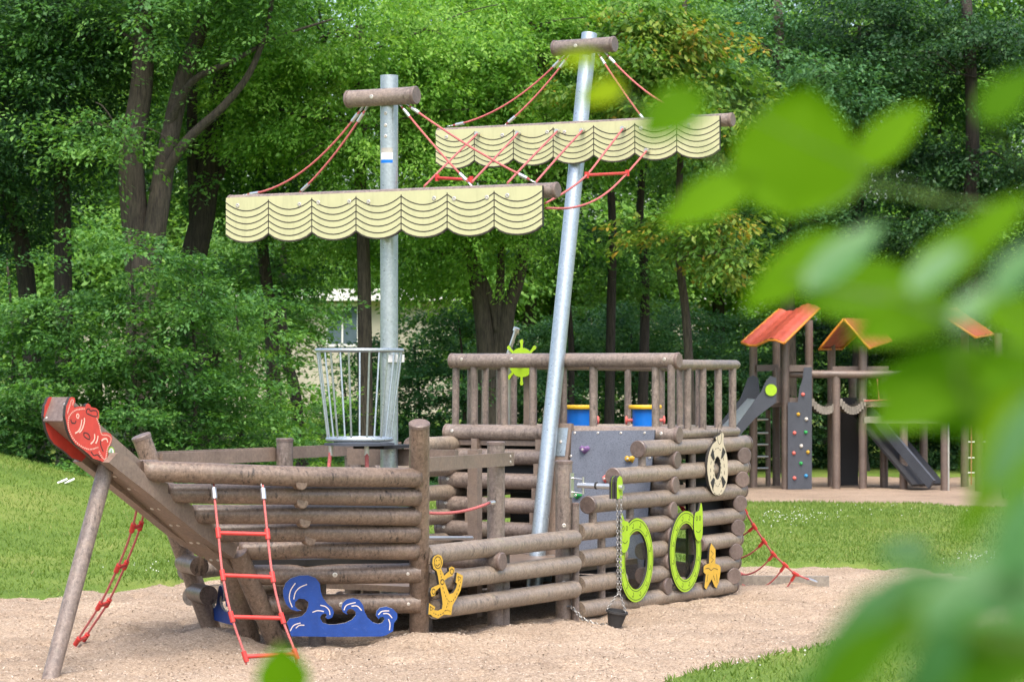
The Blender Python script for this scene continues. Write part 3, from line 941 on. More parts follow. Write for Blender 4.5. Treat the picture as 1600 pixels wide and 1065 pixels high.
# waist deck
MB().plate([S(4.3, .2, .36), S(.35, .2, .36), S(.35, W - .2, .36), S(4.3, W - .2, .36)], ZX, .05).build('deck_floor', [M_BOARD, M_BOARD], ship)
# --- bow: stem beam, strut, strakes
def stem(px, py): return on_v(px, py, VC)
tipc, footc = stem(92, 641), stem(366, 880)
st = MB()
sdv = (footc - tipc).normalized()
upv = VX.cross(sdv).normalized()
if upv.z < 0: upv = -upv
st.box((tipc + footc) / 2 , sdv * ((footc - tipc).length / 2), VX * .085, upv * .095)
stem_o = st.build('stem_beam', M_BOARD, ship)
tcp = MB().box(tipc - sdv * .012, sdv * .012, VX * .092, upv * .102).build('stem_end_cap', M_CAP, stem_o)
for a, b_ in ((.3, .3), (-.4, -.55)):
    bolt(tcp, tipc - sdv * .025 + VX * (-.07 * a / .4) + upv * (.07 * b_ / .5), -sdv, .010)
for f in (.34, .42, .55, .66, .78, .90):
    for s_ in (-.035, .035):
        bolt(stem_o, tipc.lerp(footc, f) - upv * .0955 + VX * s_, -upv, .017)
bolt(stem_o, on_v(179, 722, VC - .087), PVN, .020)
def mir0(p):
    t, v_, z_ = T(p); return S(t, W - v_, z_)
# boards along the stem where the strakes land
def stemside(px, py): return on_v(px, py, VC - .175)
sb = [(205, 716), (228, 741), (262, 755), (263, 770), (302, 790), (304, 806), (330, 820), (338, 835), (372, 850), (366, 872), (316, 838), (232, 770), (170, 722), (184, 707)]
MB().plate([stemside(x, y) for x, y in sb], PVN, .088).build('stem_cheek', [M_BOARD, M_BOARD], ship)
MB().plate([mir0(stemside(x, y)) for x, y in sb], VX, .088).build('stem_cheek', [M_BOARD, M_BOARD], ship)
strut_top = stem(166, 728)
g_ = on_v(82, 1047, VC)
strut = log(ship, 'bow_strut', strut_top + (g_ - strut_top) * 1.1, strut_top, .064, 'flat', 'flat', M_LOG)
rows = [(742, (222, 735), (455, 744)), (772, (262, 770), (457, 773)), (802, (300, 803), (462, 803)), (829, (334, 831), (468, 831)), (856, (376, 860), (475, 857))]
NB = []
for i, (yp, stp, bp) in enumerate(rows):
    z = [1.307, 1.147, .986, .842, .697][i]
    a = P1(z) + Sdir(.05, -.01, 0)
    e = on_v(stp[0], stp[1], VC - .11)
    # bend point: on the chord where it crosses the picture column, pushed outward
    best = None
    for k in range(1, 100):
        q = a.lerp(e, k / 100)
        px = CX + F * q.x / q.y
        if best is None or abs(px - bp[0]) < best[0]: best = (abs(px - bp[0]), q)
    bpt = best[1] + Sdir(.06, -.11, 0)
    d = ray(bp[0], bp[1]); bpt.z = CAMZ + d.z * bpt.y / d.y
    pts = [a, a.lerp(bpt, .5) + Sdir(.01, -.02, 0), bpt, bpt.lerp(e, .5) + Sdir(.01, -.025, 0), e]
    pts = spline(pts, 5)
    r = .081 if i == 0 else .078
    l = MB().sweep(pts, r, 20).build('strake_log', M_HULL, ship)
    outw = Sdir(.5, -.85, 0).normalized()
    bolt(l, e + (a - e).normalized() * .12 + outw * (r + .001), outw, .020)
    if i < 4:
        pp = bpt - ZX * .055
        MB().lathe(pp - outw * .02, outw, [[(0, .05), (.082, .05)], [(.082, .05), (.086, .044)], [(.086, .044), (.086, 0)]], 16).build('joint_plug', M_HULL, l)
    # port side mirror
    def mir(p):
        t, v_, z_ = T(p); return S(t, W - v_, z_)
    MB().sweep([mir(p) + Sdir(-.14, 0, .02) for p in pts], r, 14).build('strake_log', M_HULL, ship)
    NB.append(bpt)
# keel posts below the stem and the two lowest logs
kp_top, kp_foot = on_v(372, 866, VC - .14), on_v(428, 995, VC - .14)
log(ship, 'keel_post', kp_foot + (kp_foot - kp_top) * .25, kp_top + (kp_top - kp_foot) * .03, .084, 'flat', 'flat', M_HULL)
kp2, kf2 = on_v(352, 866, VC + .22), on_v(384, 975, VC + .22)
log(ship, 'keel_post', kf2 + (kf2 - kp2) * .25, kp2, .084, 'flat', 'flat', M_HULL)
W0 = None
for z in (.505, .248):
    a = P1(z) + Sdir(.02, -.02, 0)
    f = (kp_top.z - z) / (kp_top.z - kp_foot.z)
    e = kp_top.lerp(kp_foot, f) + Sdir(-.10, .0, 0)
    lo = log(ship, 'keel_log', a, e, .083, 'flat', 'flat', M_HULL)
    nrm = (e - a).cross(ZX).normalized()
    if nrm.y > 0: nrm = -nrm
    bolt(lo, a.lerp(e, .52) + nrm * .0835, nrm, .021); bolt(lo, a.lerp(e, .08) + nrm * .0835, nrm, .014)
    log(ship, 'keel_log', mir(a), mir(e) + (mir(a) - mir(e)).normalized() * .85, .083, 'flat', 'flat', M_HULL)
    if W0 is None: W0 = (a, e, nrm)
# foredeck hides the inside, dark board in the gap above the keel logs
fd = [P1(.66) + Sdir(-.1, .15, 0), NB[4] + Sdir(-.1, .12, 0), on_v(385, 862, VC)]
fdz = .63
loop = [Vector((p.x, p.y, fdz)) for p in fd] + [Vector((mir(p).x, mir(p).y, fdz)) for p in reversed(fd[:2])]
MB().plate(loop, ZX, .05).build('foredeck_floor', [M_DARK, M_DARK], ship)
for tt, vv in ((4.0, .9), (4.3, 1.5), (4.75, .95), (3.7, .55), (3.75, 1.8)):
    MB().rod(S(tt, vv, -.2), S(tt, vv, .6), .075, 14).build('underdeck_post', M_LOG, ship)
# --- blue wave plates
a, e, nrm = W0
wp0 = a + nrm * .135
wv = [(215, 820), (185, 720), (172, 690), (200, 650), (270, 640), (320, 625), (360, 585), (380, 530), (380, 490), (340, 462), (290, 458), (255, 490), (250, 530), (280, 562), (315, 572), (270, 580), (210, 560), (165, 510), (140, 440), (135, 380), (160, 310), (210, 265), (290, 238), (380, 235), (450, 260), (490, 310), (500, 390), (520, 450), (560, 505), (610, 545), (628, 590), (610, 640), (570, 655), (545, 640), (560, 615), (540, 600), (510, 610), (492, 645), (520, 690), (580, 708), (650, 706), (740, 690), (800, 660), (835, 620), (835, 585), (800, 555), (765, 560), (745, 590), (760, 615), (715, 590), (697, 550), (710, 500), (750, 465), (810, 452), (870, 470), (905, 520), (920, 580), (950, 640), (1000, 685), (1050, 702), (1090, 690), (1115, 655), (1100, 632), (1070, 638), (1055, 655), (1030, 620), (1035, 580), (1070, 545), (1130, 535), (1190, 555), (1235, 600), (1235, 650), (1205, 690), (1195, 770), (1130, 810), (1080, 822), (640, 826)]
pw = lambda x, y: hit(x, y, wp0, nrm)
wl_ = outline(wv, 420, 860, 6.154, pw)
wo = MB().plate(wl_, nrm, .025).build('wave_plate', [M_BLUE, M_GREYEDGE], ship)
ln = MB()
for q in ([(225, 540), (198, 460), (210, 380), (255, 310)], [(240, 465), (255, 400), (300, 350), (368, 322)], [(420, 590), (470, 573), (530, 582)], [(495, 522), (545, 535), (580, 570), (588, 615)], [(205, 770), (240, 715), (305, 692)], [(260, 742), (295, 715), (342, 714)], [(722, 570), (750, 520), (835, 495)], [(795, 530), (850, 530), (893, 572)], [(1052, 615), (1090, 580), (1158, 576)], [(1100, 602), (1150, 605), (1186, 645)], [(1150, 655), (1165, 700), (1160, 762)]):
    pts = spline([Vector((x, y, 0)) for x, y in q], 5)
    ln.strip(outline([(p.x, p.y) for p in pts], 420, 860, 6.154, pw), nrm, .008)
ln.build('routed_lines', M_PALE, wo, 'stuff')
nm_ = Sdir(nrm.dot(UX), -nrm.dot(VX), nrm.z)
MB().plate([mir(p) + Sdir(-.5, .0, 0) for p in wl_], nm_, .025).build('wave_plate', [M_BLUE, M_GREYEDGE], ship)
# --- red fish plates either side of the stem head
fi = [(325, 320), (330, 260), (350, 220), (370, 165), (395, 150), (430, 160), (440, 200), (420, 250), (425, 278), (480, 262), (560, 268), (565, 240), (590, 228), (615, 245), (625, 270), (690, 285), (720, 320), (722, 390), (702, 440), (735, 500), (745, 572), (800, 570), (860, 590), (880, 640), (865, 700), (830, 760), (825, 840), (810, 900), (780, 928), (730, 905), (650, 880), (600, 830), (540, 780), (440, 710), (390, 640), (350, 540), (330, 440), (318, 380)]
vf = VC - .115
pfz = lambda x, y: on_v(x, y, vf)
fl = outline(fi, 60, 600, 7.605, pfz)
fo = MB().plate(fl, PVN, .025).build('fish_plate', [M_FISH, M_EDGE], ship)
ln = MB(); ld = MB()
def px_curve(q, n=5): return [(p.x, p.y) for p in spline([Vector((x, y, 0)) for x, y in q], n)]
body = px_curve([(352, 420), (358, 380), (400, 325), (480, 295), (555, 290)]) + px_curve([(690, 400), (715, 470), (735, 560), (715, 640), (700, 720)])
for q in ([(352, 470), (365, 385), (420, 320), (480, 298), (555, 290)], [(352, 470), (370, 560), (420, 655), (500, 730), (590, 770), (660, 765), (712, 745)], [(690, 400), (722, 480), (738, 560), (760, 600), (820, 605), (862, 640), (850, 700), (820, 770), (805, 850), (795, 895), (755, 865), (715, 790)], [(345, 350), (360, 290), (380, 230), (395, 185), (415, 195), (405, 250)]):
    w = outline(px_curve(q, 8), 60, 600, 7.605, pfz)
    for k in range(0, len(w) - 1, 2): ln.strip(w[k:k + 2], PVN, .011)
for q in ([(435, 583), (480, 550), (505, 490), (515, 420)], [(485, 575), (520, 530), (545, 450), (545, 400)], [(620, 708), (650, 680), (668, 640), (665, 590)], [(680, 705), (700, 660), (708, 610)], [(750, 672), (775, 650), (810, 650), (822, 690)]):
    ln.strip(outline(px_curve(q), 60, 600, 7.605, pfz), PVN, .011)
ln.strip(outline(circ_px(467, 378, 14, 26), 60, 600, 7.605, pfz), PVN, .008)
for q in ([(385, 415), (395, 455), (435, 462), (445, 430)], [(575, 300), (575, 345), (690, 385), (692, 320), (650, 310), (620, 318), (600, 290), (575, 300)], [(540, 575), (545, 620), (605, 655), (605, 610), (575, 580), (540, 575)], [(740, 665), (740, 720), (770, 800)], [(625, 800), (660, 845), (700, 835), (740, 875)]):
    ld.strip(outline(px_curve(q, 3), 60, 600, 7.605, pfz), PVN, .008)
ln.build('pale_lines', M_FISHLINE, fo, 'stuff'); ld.build('dark_lines', M_EDGE, fo, 'stuff')
MB().plate([mir(p) for p in fl], VX, .025).build('fish_plate', [M_FISH, M_EDGE], ship)
sticker_c = on_v(173.5, 706, VC - .0875)
MB().plate([sticker_c + UX * (.042 * math.cos(a)) + ZX * (.042 * math.sin(a)) for a in [2 * math.pi * k / 24 for k in range(24)]], PVN, .002).build('round_sticker', [M_LIME, M_LIME], stem_o)
MB().plate([sticker_c + PVN * .0015 + UX * (.032 * math.cos(a)) + ZX * (.032 * math.sin(a)) for a in [2 * math.pi * k / 24 for k in range(24)]], PVN, .001).build('sticker_disc', [M_WHITE, M_WHITE], stem_o)
MB().strip([sticker_c + PVN * .002 + UX * x + ZX * z for x, z in ((-.012, -.022), (.0, .02), (.012, -.005), (-.006, .0))], PVN, .005).build('sticker_mark', M_HG, stem_o)
# --- masts
tM1 = t_at(608, 0, VC)
sM1 = S(tM1, VC, 0)
m1top = CAMZ + ray(608, 118).z / ray(608, 118).y * sM1.y
def tube_mast(p0, p1, r):
    L = (p1 - p0).length
    return MB().lathe(p0, p1 - p0, [[(0, r), (L, r)], [(L, r), (L, r - .012)], [(L, r - .012), (L - .3, r - .012)], [(L - .3, r - .012), (L - .3, 0)]], 28).build('mast', M_GALV, ship)
mast1 = tube_mast(S(tM1, VC, -.3), S(tM1, VC, m1top), .080)
m2a = S(t_at(834, 0, VC), VC, 0); m2_top_t = t_at(921, 0, VC)
m2b_xy = S(m2_top_t, VC, 0)
m2b = Vector((m2b_xy.x, m2b_xy.y, CAMZ + ray(921, 53).z / ray(921, 53).y * m2b_xy.y))
m2d = (m2b - m2a).normalized()
mast2 = tube_mast(m2a - m2d * .4, m2b, .080)
def m2_at(z): return m2a + (m2b - m2a) * ((z - m2a.z) / (m2b.z - m2a.z))
def zt(px, py, P): return CAMZ + ray(px, py).z / ray(px, py).y * P.y
# cross bars at the mast heads
cb1_t = tM1 + .10
def xbar(t, x0, y0, x1, y1, mast):
    a = on_t(x0, y0, t); b_ = on_t(x1, y1, t)
    z = (a.z + b_.z) / 2; a.z = b_.z = z
    l = log(mast, 'crossbar', a, b_, .078, 'cap', 'cap', M_LOG)
    bolt(l, a.lerp(b_, .42) + UX * .079, UX, .020)
    return a, b_
c1a, c1b = xbar(cb1_t, 543, 155, 651, 149, mast1)
t2c = T(m2_at(zt(914, 72, m2b)))[0] + .10
c2a, c2b = xbar(t2c, 865, 73, 961, 72, mast2)
# sails
def sail(mast, t, xl, yl, xr, yr, n, hgt, scal, xcap):
    a = on_t(xl, yl, t); b_ = on_t(xr, yr, t)
    z = (a.z + b_.z) / 2; a.z = b_.z = z       # a = port (left), b = starboard (right), top edge of the board
    e = (b_ - a); L = e.length; e = e / L
    nrm_ = UX
    w = L / n
    loop = [a.copy(), b_.copy()]
    bot = []
    for k in range(n):
        for q in range(9):
            f = q / 8
            if k and q == 0: continue
            bot.append(a + e * (w * (k + f)) - ZX * (hgt + scal * (1 - (2 * f - 1) ** 2) ** .8))
    loop += list(reversed(bot))
    bd = MB().plate(loop, nrm_, .03).build('sail_board', [M_CREAM, M_EDGE], mast)
    ln = MB()
    for k in range(1, n):
        p = a + e * (w * k)
        ln.strip([p - ZX * .03, p - ZX * hgt], nrm_, .009)
    for r_ in range(5):
        h0 = hgt * (.13 + .172 * r_)
        for k in range(n):
            ln.strip([a + e * (w * (k + q / 10)) - ZX * (h0 - .0 + scal * 1.1 * (1 - (2 * q / 10 - 1) ** 2)) for q in range(11)], nrm_, .0095)
    ln.strip([p + ZX * .006 for p in bot], nrm_, .013)
    ln.build('sail_seams', M_GROOVE, mast, 'stuff')
    yard_a = a - e * .03 - UX * .10 - ZX * .035
    yard_b = b_ + e * xcap - UX * .10 - ZX * .035
    y = log(mast, 'yard', yard_a, yard_b, .066, 'cap', 'cap', M_LOG)
    for k in range(n):
        for f in ((.28,), (.72,), (.15, .85))[k % 3]:
            bolt(mast, a + e * (w * (k + f)) - ZX * (.075 + .01 * (k % 2)) + nrm_ * .002, nrm_, .021)
    return a, b_, e, L
s1 = sail(mast1, tM1 + .24, 353, 311, 847, 288, 7, .345, .075, .10)
t2s = T(m2_at(4.7))[0] + .24
s2 = sail(mast2, t2s, 681, 200, 1124, 185, 7, .335, .075, .10)
# stays from the cross bars to the yards
def stay(mast, p0, p1, drop):
    pts = sag(p0, p1, drop, 14)
    r_ = MB().sweep(pts, .0100, 8).build('stay_rope', M_ROPE, mast)
    for (a, b_) in ((pts[0], pts[1]), (pts[-1], pts[-2])):
        f = MB()
        d = (b_ - a).normalized()
        f.rod(a + d * .03, a + d * .12, .017, 8)
        f.sweep([a - d * .03 + frame_of(d)[0] * (.012 * math.cos(x)) + d * (.035 * math.sin(x)) for x in [k * .7 for k in range(10)]], .005, 6)
        f.build('rope_fitting', M_STEEL, mast)
def yard_pt(px, py, t): return on_t(px, py, t)
ty1 = tM1 + .13
for (x0, y0, x1, y1, dr) in ((562, 174, 387, 304, .16), (570, 173, 468, 301, .05), (628, 167, 732, 285, .02), (640, 166, 828, 281, .03)):
    stay(mast1, on_t(x0, y0, cb1_t), on_t(x1, y1, ty1), dr)
ty2 = t2s - .12
for (x0, y0, x1, y1, dr) in ((877, 92, 708, 196, .12), (886, 91, 791, 194, .04), (937, 87, 1010, 192, .02), (950, 87, 1090, 183, .10)):
    stay(mast2, on_t(x0, y0, t2c), on_t(x1, y1, ty2), dr)
# rope web between the two yards
def web(pix, t0, t1, drop=0.0):
    n = len(pix)
    pts = [on_t(x, y, t0 + (t1 - t0) * k / (n - 1)) for k, (x, y) in enumerate(pix)]
    MB().sweep(spline(pts, 6), .0100, 8).build('web_rope', M_ROPE, ship)
    f = MB().rod(pts[0] - UX * .02, pts[0] + UX * .03, .022, 10).build('rope_fitting', M_STEEL, ship)
    return pts
tb1 = tM1 + .05
k1 = web([(746, 209), (705, 249), (663, 291)], t2s + .03, tb1)
k2 = web([(809.5, 208), (775, 245), (738, 284)], t2s + .03, tb1)
web([(871, 205), (832, 245), (793, 286)], t2s + .03, tb1)
web([(910, 204), (874, 243), (838, 284)], t2s + .03, tb1)
k5 = web([(973.6, 200.6), (945, 238), (916.7, 273.7), (886, 298), (851.7, 318)], t2s + .03, tb1)
k6 = web([(1011, 235), (980, 270.5), (952, 298), (923, 316), (890, 325), (853, 325)], t2s + .03, tb1)
def rung(p, q, r=.015, mt=M_REDP, parent=None, nm='web_rung'):
    b = MB().rod(p, q, r, 10)
    d = (q - p).normalized()
    for c in (p, q):
        b.rod(c - Vector((0, .0, .03)), c + Vector((0, 0, .03)), r * 1.45, 10)
    return b.build(nm, mt, parent or ship)
rung(on_t(683, 278, tb1 - .5), on_t(736, 281, tb1 - .3))
rung(k5[2], k6[1])
# sticker and bolts on the fore mast
for y in (178, 197, 214):
    bolt(mast1, Vector((sM1.x - .03, sM1.y - .0745, zt(602, y, sM1))), Vector((-.35, -1, 0)), .016)
stk = []
zc = zt(602, 245, sM1)
for (za, zb_, m_, nm) in ((.035, .075, M_GREYEDGE, 'sticker'), (-.03, .034, M_WHITE, 'sticker'), (-.06, -.031, M_DRUM, 'sticker')):
    b = MB()
    n = 6
    for k in range(n + 1):
        a_ = R(-150 + 85 * k / n)
        for z_ in (zc + za, zc + zb_):
            b.v.append(Vector((sM1.x + .0815 * math.cos(a_), sM1.y + .0815 * math.sin(a_), z_)))
    for k in range(n): b.face((2 * k, 2 * k + 2, 2 * k + 3, 2 * k + 1), True)
    b.build(nm, m_, mast1)
# --- crow's nest basket
bc = S(tM1 + .47, VC + .01, 0)
def Bz(px, py): return zt(px, py, bc)
zb_t, zb_b = Bz(561, 547), Bz(561, 689)
rt_, rb_ = .378, .28
def circ3(c, r, z, n=40): return [Vector((c.x + r * math.cos(2 * math.pi * k / n), c.y + r * math.sin(2 * math.pi * k / n), z)) for k in range(n + 1)]
bk = MB(); bk.sweep(circ3(bc, rt_, zb_t), .018, 10, ends=False); ring_o = bk.build('basket_rim', M_GALV, mast1)
bk = MB(); bk.sweep(circ3(bc, rb_, zb_b + .02), .02, 10, ends=False); bk.build('basket_foot_ring', M_GALV, mast1)
for k in range(13):
    a_ = 2 * math.pi * (k + .35) / 13
    MB().rod(Vector((bc.x + rb_ * math.cos(a_), bc.y + rb_ * math.sin(a_), zb_b + .02)), Vector((bc.x + rt_ * math.cos(a_), bc.y + rt_ * math.sin(a_), zb_t)), .0090, 8).build('basket_rod', M_GALV, mast1)
MB().lathe(Vector((bc.x, bc.y, zb_b - .035)), ZX, [[(0, 0), (0, .31)], [(0, .31), (.02, .31)], [(.02, .31), (.02, 0)]], 36).build('basket_floor', M_SLATE2, mast1)
MB().box(S(tM1 + .1, VC - .04, zb_b - .055), UX * .3, VX * .16, ZX * .014).build('basket_bracket', M_DARK, mast1)
MB().box(S(tM1 + .02, VC - .08, zb_t - .07), UX * .07, VX * .05, ZX * .035).build('rim_clamp', M_WHITE, mast1)
MB().beam(S(tM1 - .1, VC + .5, 1.40), S(tM1 - .1, VC - .65, 1.40), .05, .15).build('mast_thwart', M_BOARD, mast1)
for (x0, x1) in ((517, 508), (573, 574)):
    p0 = at(x0, 699, bc.y - .1); p1 = at(x1, 790, bc.y - .15)
    MB().sweep(sag(p0, p1, 0.0, 6), .017, 8).build('ladder_rope', M_ROPE, mast1)
    MB().rod(p0 + ZX * .03, p0 - ZX * .07, .022, 10).build('rope_fitting', M_STEEL, mast1)
rung(at(512, 748, bc.y - .1), at(578, 748, bc.y - .1), .02, M_REDP, mast1, 'ladder_rung')
# --- hoist arm on the waist post
hp = S(tP3, .09, 0)
def hz(y): return zt(890, y, hp)
hub = hp - VX * .10
b = MB()
b.box(hp - VX * .083 + ZX * hz(757), VX * .006, UX * .03, ZX * .11)
ha = b.build('hoist_plate', M_STEEL, ship)
armL = .56
for y in (746, 768):
    MB().rod(hp - VX * .08 + ZX * hz(y), hp - VX * .20 + ZX * (hz(y) - .01), .008, 8).build('hoist_pin', M_STEEL, ha)
MB().rod(hp - VX * .20 + ZX * hz(744), hp - VX * .20 + ZX * hz(771), .01, 8).build('hoist_pin', M_STEEL, ha)
MB().rod(hp - VX * .15 + ZX * hz(757), hp - VX * armL + ZX * hz(758), .026, 14).build('hoist_tube', M_STEEL, ha)
MB().rod(hp - VX * .33 + ZX * hz(757), hp - VX * .345 + ZX * hz(757), .034, 14).build('hoist_collar', M_EDGE, ha)
arm_end = hp - VX * (armL + .01) + ZX * hz(759)
lp = [(-.055, -.10), (.055, -.10), (.055, .05), (.04, .09), (0, .105), (-.04, .09), (-.055, .05)]
for off, m_ in ((-.05, M_LIME), (-.022, M_EDGE), (.006, M_LIME)):
    MB().plate([arm_end - VX * off + UX * x + ZX * z for x, z in lp], -VX, .022).build('pulley_cheek', [m_, M_EDGE], ha)
MB().rod(arm_end + VX * .05, arm_end - VX * .04, .028, 12).build('pulley_hub', M_STEEL, ha)

# ------------------------------------------------------------------ bucket on a chain
bkt = at(962.5, 966, arm_end.y - .02)
bw = thing('chain_bucket', (bkt.x, bkt.y, GZ(bkt.x, bkt.y)), 'small black rubber bucket lying on the sand on the hoist chain', 'bucket')
bd_ = Vector((.16, -.1, 1)).normalized()
b0 = bkt - bd_ * .065
MB().lathe(b0, bd_, [[(0, 0), (0, .062)], [(0, .062), (.12, .088)], [(.12, .088), (.12, .100)], [(.12, .1), (.14, .1)], [(.14, .1), (.14, .088)], [(.14, .088), (.02, .058)], [(.02, .058), (.02, 0)]], 20).build('bucket_body', M_RUBBER, bw)
def chain(parent, pts, name='chain', ll=.034, r=.0042):
    b = MB()
    tot = 0; P = [pts[0]]
    L = [0]
    for a, c in zip(pts, pts[1:]): L.append(L[-1] + (c - a).length)
    n = int(L[-1] / (ll * .74))
    for k in range(n):
        s_ = L[-1] * (k + .5) / n
        i = max(j for j in range(len(L)) if L[j] <= s_); i = min(i, len(pts) - 2)
        f = (s_ - L[i]) / (L[i + 1] - L[i]); c = pts[i].lerp(pts[i + 1], f); d = (pts[i + 1] - pts[i]).normalized()
        x, y, _ = frame_of(d)
        ax = x if k % 2 else y
        loop = [c + d * (ll * .5 * math.cos(q)) + ax * (ll * .3 * math.sin(q)) for q in [2 * math.pi * j / 8 for j in range(9)]]
        b.sweep(loop, r, 5, ends=False)
    return b.build(name, M_CHAIN, parent)
ctop = arm_end - ZX * .08
knot = Vector((arm_end.x, arm_end.y, bkt.z + .24))
chain(bw, [ctop - Vector((.018, 0, 0)), knot - Vector((.012, 0, 0))])
chain(bw, [ctop + Vector((.018, 0, 0)), knot + Vector((.012, 0, 0))])
for dx in (-.09, .09): chain(bw, [knot, bkt + Vector((dx, 0, .06 - dx * .15))])
gh = at(893, 948, hp.y - .1)
chain(bw, [gh, gh + Vector((.10, -.05, -.10)), gh + Vector((.24, -.14, -.15)), bkt + Vector((-.06, -.02, -.05))], 'tether_chain', .045, .006)
MB().rod(gh + Vector((-.05, .05, 0)), gh, .014, 8).build('tether_eye', M_STEEL, bw)

# ------------------------------------------------------------------ drums, wheel, telescope on the aft deck
def drum(px, label):
    Y = S(-.85, VC, 0).y
    c = at(px, 640, Y - .1)
    dz_ = 1.475
    e = thing('deck_drum', (c.x, c.y, dz_), label, 'drum', 'blue drums on the aft deck')
    base = Vector((c.x, c.y, dz_))
    h = at(px, 633, Y).z - dz_
    MB().lathe(base, ZX, [[(0, 0), (0, .128)], [(0, .128), (h - .02, .132)]], 28).build('drum_body', M_DRUM, e)
    MB().lathe(base + ZX * (h - .035), ZX, [[(0, .132), (0, .165)], [(0, .165), (.01, .172), (.03, .172), (.04, .165)], [(.04, .165), (.04, 0)]], 28).build('drum_rim', M_RIM, e)
    for s_ in (-1, 1):
        p = base + ZX * (h - .15)
        b = MB().rod(p + Vector((s_ * .12, 0, 0)), p + Vector((s_ * .185, 0, 0)), .018, 10)
        b.lathe(p + Vector((s_ * .178, 0, 0)), Vector((s_, 0, 0)), [[(0, .02), (.006, .042), (.016, .046), (.026, .035), (.03, 0)]], 14)
        b.build('drum_knob', M_CORAL, e)
drum(905, 'blue drum with yellow rim right next to the leaning mast')
drum(1008, 'blue drum with yellow rim at the right corner of the deck')
wc = on_t(815, 566, -.42)
wh = thing('ship_wheel', (wc.x, wc.y, 1.475), 'lime green ship steering wheel behind the log railing', 'wheel')
b = MB()
lp = []
for k in range(64):
    a_ = 2 * math.pi * k / 64
    kn = (k % 8)
    r_ = .150
    if kn in (0, 1, 7): r_ = .235 if kn == 0 else .185
    lp.append((a_, r_))
loop = []
for k in range(8):
    a0 = 2 * math.pi * k / 8
    for da, r_ in ((-.09, .15), (-.075, .185), (-.10, .215), (-.06, .235), (.06, .235), (.10, .215), (.075, .185), (.09, .15), (.25, .152), (.39, .152), (.53, .152)):
        aa = a0 + da
        loop.append(wc - VX * (r_ * math.sin(aa)) + ZX * (r_ * math.cos(aa)))
b.plate(loop, UX, .022)
b.build('wheel_plate', [M_LIME, M_EDGE], wh)
MB().rod(wc + UX * .03, wc - UX * .12, .03, 12).build('wheel_hub', M_STEEL, wh)
MB().box(Vector((wc.x, wc.y, 0)) - UX * .14 + ZX * ((1.475 + wc.z) / 2), UX * .03, VX * .04, ZX * ((wc.z - 1.475) / 2 + .06)).build('wheel_stand', M_BOARD, wh)
tp = on_t(806, 517, -.55); tq_ = on_t(793, 556, -.55)
ts = thing('telescope', (tq_.x, tq_.y, 1.475), 'thin tilted steel viewing tube above the railing beside the lime wheel', 'telescope')
d = (tp - tq_)
MB().lathe(tq_, d, [[(0, .02), (d.length, .02)], [(d.length, .02), (d.length, .034)], [(d.length, .034), (d.length + .035, .034)], [(d.length + .035, .034), (d.length + .035, 0)]], 16).build('telescope_tube', M_STEEL, ts)
MB().rod(Vector((tq_.x, tq_.y, 1.475)), tq_ + d * .15, .022, 12).build('telescope_stand', M_STEEL, ts)

# ------------------------------------------------------------------ rope ladders, climbing net
def ladder(label, tops, nodes, port):
    """tops: two hooks; nodes: per rung (left, right) points"""
    g0 = nodes[-1][0]
    e = thing('rope_ladder', (g0.x, g0.y, GZ(g0.x, g0.y)), label, 'rope ladder', 'red rope ladders at the bow')
    for s_ in (0, 1):
        pts = [tops[s_]] + [n[s_] for n in nodes]
        pts = pts + [pts[-1] - ZX * .10]
        sp = spline(pts, 5)
        MB().sweep(sp, .0100, 8).build('side_rope', M_ROPE, e)
        d = (pts[1] - pts[0]).normalized()
        MB().rod(pts[0] + d * .03, pts[0] + d * .12, .023, 10).build('ferrule', M_STEEL, e)
        MB().sweep([pts[0] + d * (.0 + .03 * math.cos(q)) + UX * (.018 * math.sin(q)) for q in [k * .7 for k in range(10)]], .006, 6).build('eye', M_CHAIN, e)
    for i, (l, r_) in enumerate(nodes):
        MB().rod(l, r_, .0165, 10).build('rung', M_REDP, e)
        for q, c in enumerate((l, r_)):
            up_n = nodes[i - 1][q] if i else tops[q]
            dn_n = nodes[i + 1][q] if i + 1 < len(nodes) else c * 2 - up_n
            dd = (up_n - dn_n).normalized()
            MB().rod(c - dd * .042, c + dd * .042, .021, 10).build('rung_clamp', M_REDP, e)
row1 = [a for a in range(1)]
def lad_pt(px, py, v): return on_v(px, py, v)
vt, vb = .62, .40
tops = [on_v(333, 756, .78), on_v(410, 757, .50)]
pix = [((341, 832), (418, 834)), ((348, 898), (426, 901)), ((362, 963), (441, 965)), ((383, 1025), (462, 1021))]
nodes = []
for i, (l, r_) in enumerate(pix):
    k = i / 3
    kk = (i + 1) / 4
    nodes.append((on_v(l[0], l[1], .78 - .46 * kk), on_v(r_[0], r_[1], .50 - .46 * kk)))
ladder('red rope ladder hanging on the hull beside the blue wave', tops, nodes, False)
pl_px = [((207, 824), (219.6, 821)), ((183.6, 887), (196, 882)), ((155, 946), (168.6, 941)), ((120.7, 1001), (134, 994.6))]
yl, yr = ground_at(120.7, 1003).y, ground_at(134, 996).y
pn = [(at(l[0], l[1], yl - 1.0 * (1 - (i + 1) / 4)), at(r_[0], r_[1], yr - 1.0 * (1 - (i + 1) / 4))) for i, (l, r_) in enumerate(pl_px)]
ladder('red rope ladder behind the bow strut seen edge on', [at(222, 752, yl - 1.0), at(234, 755, yr - 1.0)], pn, True)
